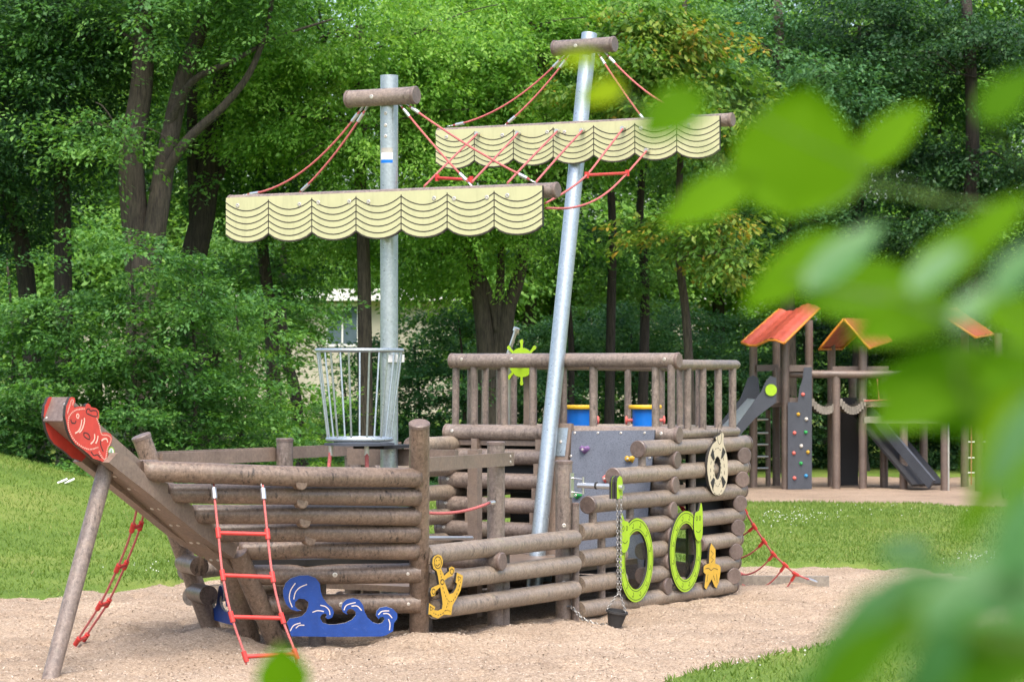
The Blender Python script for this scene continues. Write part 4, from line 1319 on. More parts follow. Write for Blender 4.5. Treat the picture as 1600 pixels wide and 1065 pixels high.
# climbing net at the stern
nn = [(1150, 770), (1164, 797), (1178.6, 822), (1194, 845), (1208.6, 865), (1226.6, 882), (1243, 896), (1270, 907)]
ga = ground_at(1270, 909); top_y = 27.6
main = [at(x, y, top_y + (ga.y - top_y) * k / 7) for k, (x, y) in enumerate(nn)]
gb = ground_at(1174, 903)
sec = [p + (Vector((gb.x, gb.y, 0)) - Vector((ga.x, ga.y, 0))) + Vector((0, .25, 0)) * (1 - k / 7) for k, p in enumerate(main)]
net = thing('climbing_net', (ga.x, ga.y, GZ(ga.x, ga.y)), 'red rope climbing net sloping from the stern to the sand', 'climbing net')
for ln_ in (main, sec):
    MB().sweep(spline(ln_, 4), .010, 8).build('net_rope', M_ROPE, net)
MB().rod(main[-1] - (main[-1] - main[-2]).normalized() * .06, main[-1] + (main[-1] - main[-2]).normalized() * .05, .018, 8).build('rope_fitting', M_STEEL, net)
for k in range(1, 7):
    MB().sweep(sag(main[k], sec[k], .10 + .035 * k, 14), .009, 8).build('cross_rope', M_ROPE, net)
    b = MB()
    d1 = (main[k + 1] - main[k - 1]).normalized(); d2 = (sag(main[k], sec[k], .10 + .035 * k, 14)[1] - main[k]).normalized()
    b.rod(main[k] - d1 * .04, main[k] + d1 * .04, .019, 10); b.rod(main[k], main[k] + d2 * .09, .017, 10)
    b.build('rope_joint', M_REDP, net)
    c = sec[k]; MB().rod(c - d1 * .045, c + d1 * .045, .024, 10).build('rope_joint', M_REDP, net)
e0, e1 = ground_at(1120, 907), ground_at(1296, 908)
tm = thing('edging_beam', (e0.x, e0.y, -.1), 'grey weathered timber beam half buried by the foot of the net', 'timber')
MB().beam(e0 + Vector((0, .05, .0)), e1 + Vector((0, .05, .0)), .09, .11).build('timber', M_TIMBER, tm)

# ------------------------------------------------------------------ the play towers in the background
YT = 51.0
G2 = -0.09
tower = thing('play_tower', (at(1350, 760, YT).x, YT, G2), 'brown post climbing towers with red roofs, slide and climbing wall behind the lawn', 'play tower')
def tpost(px, y0, dY=0.0, r=.078, y1=None):
    Y = YT + dY
    p = at(px, y0, Y); q = Vector((p.x, Y, G2 - .3))
    if y1: q = at(px, y1, Y)
    MB().rod(q, p, r, 14).build('tower_post', M_DARKLOG, tower)
for a in ((1177, 537, .6), (1213, 530, 1.5), (1227, 525, -.2), (1264, 500, 1.0, .078, 640), (1299, 535, 1.0), (1306.5, 588, -.1), (1332, 585, 1.3), (1348, 540, 0), (1381, 585, .5), (1411.7, 588, -.4), (1443, 655, .8), (1476, 652, -.8), (1507, 520, 1.0), (1530, 640, -.9), (1560, 520, .6)):
    tpost(*a)
MB().rod(at(1482, 768, YT - .85), at(1482, 650, YT - .85), .02, 10).build('steel_pole', M_STEEL, tower)
def tbeam(x0, y0, x1, y1, Y0=YT, Y1=None, w=.1, h=.12, m=M_DARKLOG, nm='tower_beam'):
    return MB().beam(at(x0, y0, Y0), at(x1, y1, Y1 or Y0), w, h).build(nm, m, tower)
MB().rod(at(1232, 584, YT), at(1560, 586, YT - .5), .075, 14).build('tower_beam', M_DARKLOG, tower)
tbeam(1182, 575, 1216, 574, YT + .5); tbeam(1228, 575, 1268, 575, YT - .1); tbeam(1300, 577, 1388, 577, YT + .2)
tbeam(1229, 626, 1264, 626, YT - .1); tbeam(1350, 628, 1480, 628, YT, h=.09)
tbeam(1350, 655.5, 1476, 655.5, YT - .5, m=M_TIMBER)
tbeam(1182, 628, 1262, 628, YT + 1.0)
MB().plate([at(1180, 629, YT + .5), at(1228, 629, YT - .1), at(1264, 627, YT + 1.0), at(1212, 627, YT + 1.6)], ZX, .08).build('tower_floor', [M_BOARD, M_BOARD], tower)
MB().plate([at(1350, 629, YT), at(1480, 629, YT - .6), at(1480, 627, YT + 1), at(1350, 627, YT + 1.2)], ZX, .08).build('tower_floor', [M_BOARD, M_BOARD], tower)
for x in (1214, 1220):
    MB().beam(at(x, 574, YT), at(x, 630, YT), .06, .03, up=Vector((0, 1, 0))).build('side_board', M_DARKLOG, tower)
# climbing wall with holds
cw = [(1231, 628), (1246.5, 628), (1249, 608), (1254, 592), (1256, 574), (1268.6, 573), (1268.6, 764), (1231, 764)]
cwo = MB().plate([at(x, y, YT - .35) for x, y in cw], Vector((0, -1, 0)), .03).build('climbing_wall', [M_SLATE2, M_SLATE2], tower)
M_H1, M_H2, M_H3, M_H4, M_H5 = M_CORAL, M_HY, M_HG, simple('white_hold', (.55, .53, .48), .6), simple('blue_hold', (.04, .25, .5), .5)
for (x, y, m_) in ((1254.7, 616, M_H1), (1247.5, 647, M_H2), (1260, 654.5, M_H4), (1241.5, 676, M_H1), (1259, 675, M_H3), (1252, 696.5, M_H4), (1240.5, 707.5, M_H1), (1262.5, 706, M_H2), (1251.5, 723.5, M_H3), (1241.5, 746.5, M_H1), (1259.5, 743, M_H5)):
    c = at(x, y, YT - .36)
    b = MB().lathe(c + Vector((0, .01, 0)), Vector((.1, -1, .1)), [[(0, .038), (.02, .034), (.045, .02), (.05, 0)]], 7)
    b.build('climbing_hold', m_, cwo)
# slide
def spx(q, Y): return [at(x, y, Y) for x, y in q]
bed_l = [(1168, 622), (1132, 661), (1076, 719)]
bed_r = [(1192, 625), (1153, 668), (1098, 726)]
slide_b = MB()
for (l, r_) in zip(bed_l, bed_r): slide_b.v += [at(r_[0], r_[1], YT - .55), at(l[0], l[1], YT + .2)]
for k in range(2): slide_b.face((2 * k, 2 * k + 2, 2 * k + 3, 2 * k + 1), True)
slide_o = slide_b.build('slide', simple('slide_bed', (.40, .43, .48), .35, metal=.2), tower)
near_px = [(1204, 587), (1213, 590), (1213, 628), (1180, 653), (1156, 680), (1110, 724), (1092, 741), (1092, 722), (1110, 704), (1151, 664), (1189, 612), (1197, 595)]
far_px = [(1169, 590), (1177, 586), (1185, 590), (1187, 612), (1187, 627), (1165, 629), (1135, 662), (1100, 697), (1075, 722), (1075, 710), (1128, 657), (1157, 622)]
for Y, q in ((YT - .6, near_px), (YT + .25, far_px)):
    MB().plate([at(x, y, Y) for x, y in q], Vector((0, -1, 0)), .05).build('slide_side', [M_SLATE2, M_SLATE], slide_o)
MB().lathe(at(1204.5, 609, YT - .61), Vector((.1, -1, 0)), [[(0, .11), (.02, .11)], [(.02, .11), (.02, 0)]], 20).build('slide_badge', M_LIME, slide_o)
# ladder
for y in (655, 676, 694, 713, 731):
    MB().rod(at(1181, y, YT + .7), at(1201, y, YT + 1.2), .022, 8).build('ladder_rung', M_STEEL, tower)
tpost(1200, 640, 1.2, .05)
# wooden hanging bridges
for (xa, xb) in ((1266, 1306), (1310, 1346)):
    for k in range(11):
        f = k / 10
        y = 628 + 16 * 4 * f * (1 - f) * .8
        c = at(xa + (xb - xa) * f, y, YT + .3)
        MB().box(c, Vector((.028, 0, 0)), Vector((0, .45, 0)), Vector((0, 0, .07))).build('bridge_plank', M_TIMBER, tower)
# ramp
q0, q1 = at(1352, 640, YT + .6), at(1450, 757, YT - .6)
rmp = MB().beam(q0, q1, .9, .05).build('ramp', M_DARK, tower)
for dy in (-.47, .47): MB().beam(q0 + Vector((0, dy, .03)), q1 + Vector((0, dy, .03)), .06, .2).build('ramp_stringer', M_SLATE2, rmp)
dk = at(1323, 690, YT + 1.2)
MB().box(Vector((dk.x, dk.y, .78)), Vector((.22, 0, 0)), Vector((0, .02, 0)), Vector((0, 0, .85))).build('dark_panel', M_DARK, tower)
for x0, x1 in ((1371, 1374), (1388, 1390.5), (1400, 1396.5), (1433, 1430)):
    MB().rod(at(x0, 592, YT - .3), at(x1, 625, YT - .3), .016, 8).build('bridge_rope', M_ROPE, tower)
MB().rod(at(1350, 626, YT - .3), at(1440, 622, YT - .3), .016, 8).build('bridge_rope', M_ROPE, tower)
for x in (1518, 1542):
    MB().rod(at(x, 660, YT + .2), at(x, 757, YT + .2), .014, 8).build('bridge_rope', M_ROPE, tower)
for y in (690, 715, 738):
    MB().rod(at(1513, y, YT + .2), at(1556, y, YT + .2), .014, 8).build('net_rung', M_STEEL, tower)
# roofs: moulded tile sheets
def roof(c00, c10, c01, c11, nu, nv, wav=0.0, bend=0.0):
    """sheet c00-c10 (along the eave) to c01-c11 (ridge) with stepped pantiles"""
    U, V_ = nu * 4, nv * 3
    b = MB()
    n = (c10 - c00).cross(c01 - c00).normalized()
    if n.z < 0: n = -n
    for j in range(V_ + 1):
        for i in range(U + 1):
            f, g = i / U, j / V_
            p = c00.lerp(c10, f).lerp(c01.lerp(c11, f), g)
            h = .018 * abs(math.sin(math.pi * f * nu)) + .02 * (1 - (g * nv) % 1.0) + wav * math.sin(math.pi * g) + bend * math.sin(2 * math.pi * f)
            b.v.append(p + n * h)
    for j in range(V_):
        for i in range(U):
            a = j * (U + 1) + i
            b.face((a, a + 1, a + U + 2, a + U + 1), True)
    o = b.build('roof', M_ROOF, tower)
    for (p, q) in ((c00, c01), (c10, c11), (c00, c10)):
        up_ = n
        pts = [p.lerp(q, k / 6) for k in range(7)]
        if p is c00 and q is c10: pts = [x + n * (bend * math.sin(2 * math.pi * k / 6)) for k, x in enumerate(pts)]
        else: pts = [x + n * (wav * math.sin(math.pi * k / 6)) for k, x in enumerate(pts)]
        MB().sweep(pts, .024, 6).build('roof_edge', M_ORANGE, o)
    # underside
    return o
A0, A1, A2, A3 = at(1158.5, 535, YT - .2), at(1225, 536, YT - .9), at(1217.5, 483, YT + .7), at(1281, 481, YT + .1)
roof(A0, A1, A2, A3, 6, 6, .0, -.07)
B0, B1 = at(1318.5, 498, YT - .2), at(1365, 499, YT + 1.4)
roof(at(1358, 543.5, YT - .4), at(1393, 532, YT + 1.2), B0, B1, 5, 5)
roof(at(1280, 545.5, YT + .1), at(1315, 545, YT + 1.7), B0, B1, 5, 5)
roof(at(1524, 527, YT - .5), at(1553, 522, YT + .9), at(1461, 484.5, YT - .2), at(1495, 483, YT + 1.2), 5, 6)
# steel tunnel at the right edge
tt = at(1583, 762, 47.2)
tun = thing('play_tunnel', (tt.x, tt.y, G2), 'pale steel tunnel lying on the sand at the right edge', 'tunnel')
MB().lathe(Vector((tt.x - .1, tt.y, G2 + .14)), Vector((1, .25, 0)), [[(0, .17), (1.6, .17)], [(0, .17), (0, .15)], [(0, .15), (1.6, .15)]], 24).build('tunnel_tube', M_STEEL, tun)
MB().lathe(Vector((tt.x - .12, tt.y, G2 + .14)), Vector((1, .25, 0)), [[(0, .15), (0, .2)], [(0, .2), (.07, .2)], [(.07, .2), (.07, .165)]], 24).build('tunnel_rim', M_SLATE2, tun)

# ------------------------------------------------------------------ bungalow beyond the trees
YB = 104.0
gB = 0.35
bl = thing('bungalow', (at(560, 600, YB).x, YB, gB), 'cream flat roofed bungalow half hidden behind the trees', 'building')
xl, xr = at(120, 600, YB).x, at(1110, 600, YB).x
zt_ = at(520, 452, YB).z; zw = at(520, 470, YB).z
MB().box(Vector(((xl + xr) / 2, YB + 4, (gB - .5 + zw) / 2)), Vector(((xr - xl) / 2, 0, 0)), Vector((0, 4, 0)), Vector((0, 0, (zw - gB + .5) / 2))).build('wall', M_PLASTER, bl)
MB().box(Vector(((xl + xr) / 2, YB + 3.7, (zt_ + zw) / 2)), Vector(((xr - xl) / 2 + .5, 0, 0)), Vector((0, 4.4, 0)), Vector((0, 0, (zt_ - zw) / 2))).build('roof', M_WHITE, bl)
for xw in (300, 525, 760, 960):
    c = at(xw + 10, 508, YB - .02)
    fo_ = MB()
    for dx, dz2, w_, h_ in ((-.62, 0, .05, .8), (.62, 0, .05, .8), (0, .78, .66, .05), (0, -.78, .66, .05), (0, 0, .03, .78)):
        fo_.box(c + Vector((dx, -.02, dz2)), Vector((w_, 0, 0)), Vector((0, .04, 0)), Vector((0, 0, h_)))
    wnd = fo_.build('window', M_WHITE, bl)
    MB().box(c, Vector((.6, 0, 0)), Vector((0, .012, 0)), Vector((0, 0, .76))).build('pane', M_GLASSD, wnd)

# ------------------------------------------------------------------ trees
def crown_mesh(rng, blobs, n_spray, m_leaf, leaf, spray_len, droop, tone_mu=.5, tone_sd=.16, up=0.75, aspect=.52, flat=.16):
    """sprays of leaf-sized faces spread through ellipsoid clumps; returns V, F, tone"""
    wts = np.array([b[2] for b in blobs], float); wts /= wts.sum()
    # boughs: flattened clumps inside the ellipsoids, sprays hang on the boughs
    nb = max(len(blobs) * 2, int(n_spray / 7))
    bi = rng.choice(len(blobs), nb, p=wts)
    cen = np.array([b[0] for b in blobs], float)[bi]; rad = np.array([b[1] for b in blobs], float)[bi]
    bd = rng.normal(size=(nb, 3)); bd /= np.linalg.norm(bd, axis=1)[:, None]
    bc_ = cen + bd * rad * (rng.rand(nb) ** (1 / 2.3) * (.9 + .18 * rng.normal(size=nb)))[:, None]
    btone = rng.normal(size=nb)
    idx = rng.randint(0, nb, n_spray)
    d = bd[idx] + .35 * rng.normal(size=(n_spray, 3)); d /= np.linalg.norm(d, axis=1)[:, None]
    sp_ = spray_len * .42
    base = bc_[idx] + rng.normal(size=(n_spray, 3)) * np.array([sp_, sp_, sp_ * .26])
    ax = np.stack([d[:, 0], d[:, 1], np.zeros(n_spray)], 1) + .5 * rng.normal(size=(n_spray, 3)) * np.array([1, 1, .12])
    ax[:, 2] -= droop * (0.5 + rng.rand(n_spray))
    ax /= np.linalg.norm(ax, axis=1)[:, None]
    side = np.cross(ax, np.array([0, 0, 1.0])); side /= (np.linalg.norm(side, axis=1)[:, None] + 1e-9)
    tilt = rng.normal(size=n_spray) * .35
    nrm_ = np.cross(side, ax)
    side = side * np.cos(tilt)[:, None] + nrm_ * np.sin(tilt)[:, None]
    nrm_ = np.cross(side, ax)
    L = spray_len * (.6 + .7 * rng.rand(n_spray))
    s_ = rng.rand(n_spray, m_leaf)
    wmax = .48 * (1 - .65 * s_) * (.25 + .75 * np.minimum(1, s_ * 4))
    w_ = (rng.rand(n_spray, m_leaf) * 2 - 1) * wmax
    hgt = rng.normal(size=(n_spray, m_leaf)) * flat * .5 - .35 * s_ ** 2 * droop
    P = base[:, None] + L[:, None, None] * (ax[:, None] * s_[..., None] + side[:, None] * w_[..., None] + nrm_[:, None] * hgt[..., None])
    P = P.reshape(-1, 3)
    n = len(P)
    axr = np.repeat(ax, m_leaf, 0); sr = np.repeat(side, m_leaf, 0) * np.sign(w_).reshape(-1, 1)
    ld = axr * .7 + sr * (.3 + .7 * rng.rand(n))[:, None] + .35 * rng.normal(size=(n, 3))
    ld[:, 2] -= droop * .6
    ld /= np.linalg.norm(ld, axis=1)[:, None]
    ln_ = np.array([0, 0, up]) + .42 * rng.normal(size=(n, 3)) + .3 * np.repeat(nrm_, m_leaf, 0)
    lw = np.cross(ld, ln_); lw /= (np.linalg.norm(lw, axis=1)[:, None] + 1e-9)
    ll = leaf * (.65 + .7 * rng.rand(n))[:, None]
    V = np.empty((n, 4, 3))
    V[:, 0] = P; V[:, 1] = P + ld * ll * .45 + lw * ll * aspect * .5; V[:, 2] = P + ld * ll; V[:, 3] = P + ld * ll * .45 - lw * ll * aspect * .5
    tone = np.clip(tone_mu + tone_sd * np.repeat(btone[idx], m_leaf) * .9 + tone_sd * np.repeat(rng.normal(size=n_spray), m_leaf) * .6 + tone_sd * rng.normal(size=n) + .12 * (s_.reshape(-1) - .5), 0, 1)
    return V.reshape(-1, 3), np.arange(n * 4).reshape(n, 4), np.repeat(tone, 4)
def limb(b, pts, r0, r1, seg=9):
    sp = spline(pts, 5)
    n = len(sp)
    b.sweep(sp, [r0 + (r1 - r0) * (i / (n - 1)) ** .8 for i in range(n)], seg)
def tree(name, label, px, Y, trunks, blobs, kind, n_spray, m_leaf=60, leaf=.085, spray=.9, droop=.25, seed=1, barkm=None, group=None, tone=.5, cat='tree', twigs=True, flat=.16):
    """trunks: list of (list of (px,py) or (px,py,dY), r0, r1); blobs: (px,py,dY, rx,ry,rz, weight) in picture columns at depth Y"""
    base = at(px, 700, Y)
    g = GZ(base.x, Y)
    e = thing(name, (base.x, Y, g), label, cat, group)
    o0 = ORG[e.name]
    rng = np.random.RandomState(seed)
    b = MB()
    tops = []
    for (pl_, r0, r1) in trunks:
        pts = [at(q[0], q[1], Y + (q[2] if len(q) > 2 else 0)) for q in pl_]
        if pts[0].z < 1.2 + g:
            pts[0].z = g - .2
            b.lathe(Vector((pts[0].x, pts[0].y, g - .2)), ZX, [[(0, r0 * 1.7), (.25, r0 * 1.25), (.6, r0)]], 10)
        limb(b, pts, r0, r1)
        tops.append(pts)
    B3 = []
    for q in blobs:
        c = at(q[0], q[1], Y + q[2])
        B3.append(((c.x - o0.x, c.y - o0.y, c.z - o0.z), (q[3], q[4], q[5]), q[6]))
        if twigs:
            allp = [p for pts in tops for p in spline(pts, 4)]
            below = [p for p in allp if p.z < c.z + .3] or allp
            nr = min(below, key=lambda p: (p - c).length)
            limb(b, [nr, nr.lerp(c, .5) + Vector((0, 0, .25)), c], .05, .015, 7)
            for k in range(5):
                u_ = Vector(rng.normal(size=3)); u_.z *= .4; u_.normalize()
                limb(b, [c.lerp(nr, .2), c + Vector((u_.x * q[3] * .5, u_.y * q[4] * .5, u_.z * q[5] * .5 + .1)), c + Vector((u_.x * q[3] * .9, u_.y * q[4] * .9, u_.z * q[5] * .9))], .022, .006, 5)
    b.build('trunk', barkm or M_BARK, e)
    V, Fc, tn = crown_mesh(rng, B3, n_spray, m_leaf, leaf, spray, droop, tone, flat=flat)
    np_mesh('crown', V, Fc, [LEAF[kind]], e, tn)
    return e
# --- tall trees, left
tree('hornbeam_tree', 'tall tree with a thick grey trunk forking in a V at far left', 228, 47, [([(222, 690), (222, 480), (214, 380), (205, 250), (222, 120), (226, -60)], .34, .17), ([(228, 430, -.05), (246, 330, -.1), (262, 230), (290, 110, .1), (335, 0), (380, -80)], .24, .10), ([(262, 200, 0), (300, 128, -.4), (365, 95, -.6), (430, 60, -.4), (520, 30, 0)], .09, .015), ([(240, 300, -.1), (290, 222, -.3), (350, 165, -.5), (392, 110, -.6), (420, 30, -.5), (430, -60, -.3)], .11, .03)],
     [(250, -60, 0, 3.0, 2.2, 1.5, 3), (120, 60, .4, 2.0, 1.8, 1.2, 1.6), (180, 200, -1.2, 1.1, .8, .55, .6), (395, -30, -.4, 1.8, 1.5, 1.0, 1.2)], 'hornbeam', 620, 64, .095, 1.0, seed=11)
tree('hornbeam_tree', 'dark stout trunk just right of the forked tree', 300, 50, [([(302, 690), (300, 520), (297, 430), (318, 330), (330, 220), (352, 90), (365, -60)], .36, .13), ([(322, 330), (350, 260), (395, 200), (430, 160)], .10, .04), ([(310, 390), (305, 330), (300, 180), (310, 20)], .16, .08)],
     [(380, 60, .6, 2.2, 1.8, 1.6, 2), (330, 250, 1.0, 1.6, 1.4, .9, 1.0), (300, -50, 1.4, 2.6, 2.0, 1.5, 2)], 'hornbeam', 480, 60, .10, 1.0, seed=12, barkm=M_BARKD, tone=.55)
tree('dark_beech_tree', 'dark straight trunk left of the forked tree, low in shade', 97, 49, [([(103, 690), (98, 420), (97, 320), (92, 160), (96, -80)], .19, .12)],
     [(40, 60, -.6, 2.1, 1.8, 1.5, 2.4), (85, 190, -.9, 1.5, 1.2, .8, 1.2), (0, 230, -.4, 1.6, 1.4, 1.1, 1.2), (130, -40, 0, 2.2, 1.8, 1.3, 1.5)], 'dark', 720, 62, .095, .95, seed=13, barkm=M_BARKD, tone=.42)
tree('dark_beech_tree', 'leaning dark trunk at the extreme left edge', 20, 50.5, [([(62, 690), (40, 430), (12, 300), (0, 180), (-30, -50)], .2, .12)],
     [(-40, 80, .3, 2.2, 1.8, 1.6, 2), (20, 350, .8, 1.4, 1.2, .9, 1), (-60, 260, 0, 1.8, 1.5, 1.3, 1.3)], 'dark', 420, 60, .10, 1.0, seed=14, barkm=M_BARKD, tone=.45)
tree('slim_tree', 'slim straight trunk below the left end of the front sail', 422, 52, [([(432, 690), (426, 560), (420, 470), (410, 380), (405, 200), (400, -20)], .16, .09)],
     [(400, 160, .2, 2.0, 1.6, 1.6, 2), (440, 300, .5, 1.6, 1.4, 1.0, 1.1), (420, 420, .8, 1.0, .9, .6, .5)], 'hornbeam', 420, 60, .10, .95, seed=15, tone=.62)
tree('slim_tree', 'slender dark trunk seen to the left of the steel basket', 466, 57, [([(470, 690), (462, 620), (448, 560), (440, 470), (450, 330)], .15, .08)], [(420, 500, 1.5, .8, .8, .7, 1), (440, 360, 1.5, 1.3, 1.2, .7, 1)], 'hornbeam', 170, 55, .11, 1.0, seed=16, barkm=M_BARKD, tone=.6)
# --- bright lindens in the middle
tree('linden_tree', 'bright linden with a straight trunk just behind the front mast', 568, 50, [([(572, 690), (570, 540), (568, 400), (562, 250), (560, 40)], .155, .10)],
     [(500, 60, -1.0, 2.3, 1.8, 1.5, 2.2), (590, 200, -1.2, 2.2, 1.6, 1.1, 1.6), (450, 180, -1.2, 1.1, 1.0, .9, .8), (640, 60, -.4, 2.2, 1.8, 1.5, 1.8), (530, 372, 1.2, 1.2, 1.0, .4, .5), (700, 300, -.9, 1.3, 1.0, .7, .8)], 'linden', 1120, 62, .088, .85, .42, seed=21, tone=.5)
tree('linden_tree', 'bright linden with forked limbs between the two masts', 770, 51, [([(765, 690), (760, 560), (752, 480), (738, 400), (712, 250), (700, 60)], .21, .11), ([(775, 560), (776, 500), (752, 430), (728, 385)], .12, .06), ([(788, 560), (792, 490), (808, 440), (820, 380), (840, 200), (850, 20)], .18, .08), ([(778, 520), (782, 430), (786, 330)], .11, .06)],
     [(800, 60, -.6, 2.4, 1.8, 1.5, 2.2), (730, 170, -1.2, 2.0, 1.5, 1.0, 1.5), (860, 190, -.8, 1.7, 1.4, 1.1, 1.3), (800, 350, -.6, 1.0, .9, .75, .8), (690, 400, .4, .9, .8, .55, .4), (900, -10, .2, 2.0, 1.6, 1.2, 1.2)], 'linden', 1150, 62, .088, .85, .42, seed=22, tone=.5)
# --- right of the raked mast
tree('maple_tree', 'green tree with thin dark trunks right of the leaning mast', 955, 53, [([(950, 690), (955, 480), (957, 360), (950, 150), (960, -40)], .11, .06), ([(888, 690, .5), (893, 560, .5), (886, 420, .5), (900, 250, .5)], .08, .04), ([(1000, 690, .8), (1008, 460, .8), (1000, 320, .8), (1020, 150, .8)], .12, .06)],
     [(960, 60, 0, 2.2, 1.8, 1.5, 2), (940, 380, .9, 1.4, 1.2, .9, 1), (1010, 230, .6, 1.7, 1.4, 1.0, 1.2)], 'hornbeam', 560, 60, .10, .95, seed=31, barkm=M_BARKD, tone=.6)
tree('chestnut_tree', 'horse chestnut with yellowing leaf tips above the rear sail', 1080, 50, [([(1085, 690), (1074, 520), (1060, 380), (1065, 200), (1070, 0)], .10, .05)],
     [(1040, 120, -1.1, 1.5, 1.0, .75, 1.3), (1110, 180, -1.2, 1.0, .8, .6, 1.0), (1000, 45, -.9, 1.2, .9, .7, .9), (1080, 350, -.8, .8, .7, .5, .6), (1110, 400, -1.0, .7, .5, .35, .4)], 'chestnut', 420, 56, .13, .8, .4, seed=32, tone=.52)
tree('ash_tree', 'tall green tree rising behind the chestnut, sky showing through its top', 1215, 57, [([(1235, 700), (1230, 450), (1225, 250), (1215, 0)], .2, .1)],
     [(1180, 70, -.4, 2.1, 1.7, 1.3, 1.8), (1260, 130, -.6, 1.8, 1.5, 1.1, 1.4), (1170, 260, -.3, 1.7, 1.4, 1.0, 1.3), (1230, 350, -.3, 1.5, 1.3, 1.0, 1.0)], 'bluish', 620, 60, .10, 1.0, seed=33, tone=.55)
tree('dark_conifer_tree', 'dark green tree with a black trunk behind the tower roofs', 1340, 58, [([(1342, 700), (1345, 450), (1340, 300), (1345, 60)], .2, .12)],  # dark leaf and bark tones are this tree's own colours
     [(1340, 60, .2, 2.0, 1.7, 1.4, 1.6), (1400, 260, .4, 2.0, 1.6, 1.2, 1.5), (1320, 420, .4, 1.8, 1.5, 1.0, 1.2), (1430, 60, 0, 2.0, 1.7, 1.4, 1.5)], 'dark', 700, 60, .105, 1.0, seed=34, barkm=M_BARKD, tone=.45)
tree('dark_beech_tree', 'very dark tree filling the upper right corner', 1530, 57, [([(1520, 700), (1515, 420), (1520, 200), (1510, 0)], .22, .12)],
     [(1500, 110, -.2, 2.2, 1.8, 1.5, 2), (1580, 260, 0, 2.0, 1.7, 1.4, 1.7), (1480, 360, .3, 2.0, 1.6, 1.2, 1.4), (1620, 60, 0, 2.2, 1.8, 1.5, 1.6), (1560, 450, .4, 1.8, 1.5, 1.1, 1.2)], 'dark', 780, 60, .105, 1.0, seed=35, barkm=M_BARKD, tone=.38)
# --- low hornbeams in front of the wood
BUSH = 'low hornbeams along the edge of the wood'
def bush(label, px, Y, ytop, w, kind, n, seed, tone=.5, leaf=.085, droop=.12):
    gzp = at(px, 700, Y)
    s_ = F / Y
    yb = YH + (CAMZ - GZ(gzp.x, Y)) * s_
    hh = (yb - ytop) / s_
    nb = 13
    bl_ = []
    r_ = random.Random(seed)
    for k in range(nb):
        f = (k + .3) / nb
        y = yb - (yb - ytop) * (f * .97 + .02)
        ww = w * (1.0 - .5 * f ** 1.6) * r_.uniform(.5, .85)
        bl_.append((px + r_.uniform(-.75, .75) * w * (1 - .4 * f) * s_, y, r_.uniform(-.9, .6) * w, ww, ww * .85, r_.uniform(.10, .22) * (hh / 3.2), .6 + ww))
    return tree('hornbeam_bush', label, px, Y, [([(px, yb), (px + 6, (yb + ytop) / 2), (px - 4, ytop + 20)], .055, .015)], bl_, kind, n, 60, leaf, .8, droop, seed, M_BARK, BUSH, tone, 'bush', False, .07)
for (lab, px, Y, yt, w, kd, n, sd_, tn) in (
    ('low green hornbeam at the far left behind the grass mound', 15, 44.5, 385, 1.25, 'hornbeam', 250, 41, .42),
    ('low hornbeam straight above the red fish', 105, 43.5, 450, 1.25, 'hornbeam', 250, 42, .42),
    ('tall hornbeam bush below the forked trunk, right of the fish', 205, 43, 345, 1.25, 'hornbeam', 290, 43, .48),
    ('hornbeam bush above the leaning bow post', 300, 43, 430, 1.2, 'hornbeam', 270, 44, .50),
    ('pale hornbeam bush above the bow rail', 372, 45, 455, 1.05, 'hornbeam', 210, 45, .6),
    ('small pale bush just left of the steel basket', 435, 50, 540, .8, 'linden', 110, 58, .5),
    ('shaded bush seen through the bars of the steel basket', 535, 62, 548, 1.7, 'hornbeam', 300, 59, .55),
    ('darker bush peeping between mast and railing', 650, 54, 520, 1.3, 'bluish', 300, 46, .48),
    ('broad dark bush left of the lime wheel', 720, 53, 475, 1.5, 'bluish', 420, 47, .5),
    ('bush directly behind the lime wheel', 800, 56, 520, 1.5, 'bluish', 360, 48, .52),
    ('dark layered bush right behind the leaning mast foot rail', 895, 57, 470, 1.5, 'bluish', 380, 49, .5),
    ('layered bush above the middle of the log railing', 985, 58, 455, 1.6, 'bluish', 420, 50, .5),
    ('layered bush above the right end of the log railing', 1080, 58.5, 480, 1.6, 'bluish', 420, 51, .48),
    ('bush behind the slide of the tower', 1165, 59.5, 500, 1.5, 'bluish', 360, 52, .46),
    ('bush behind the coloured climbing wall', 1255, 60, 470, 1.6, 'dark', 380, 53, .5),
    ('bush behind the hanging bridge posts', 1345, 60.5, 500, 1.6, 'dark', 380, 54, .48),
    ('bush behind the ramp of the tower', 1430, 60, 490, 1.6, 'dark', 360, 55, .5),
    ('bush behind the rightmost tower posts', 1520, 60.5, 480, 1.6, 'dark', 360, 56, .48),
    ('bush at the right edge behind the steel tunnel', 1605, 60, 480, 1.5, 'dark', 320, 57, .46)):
    bush(lab, px, Y, yt, w, kd, n, sd_, tn)
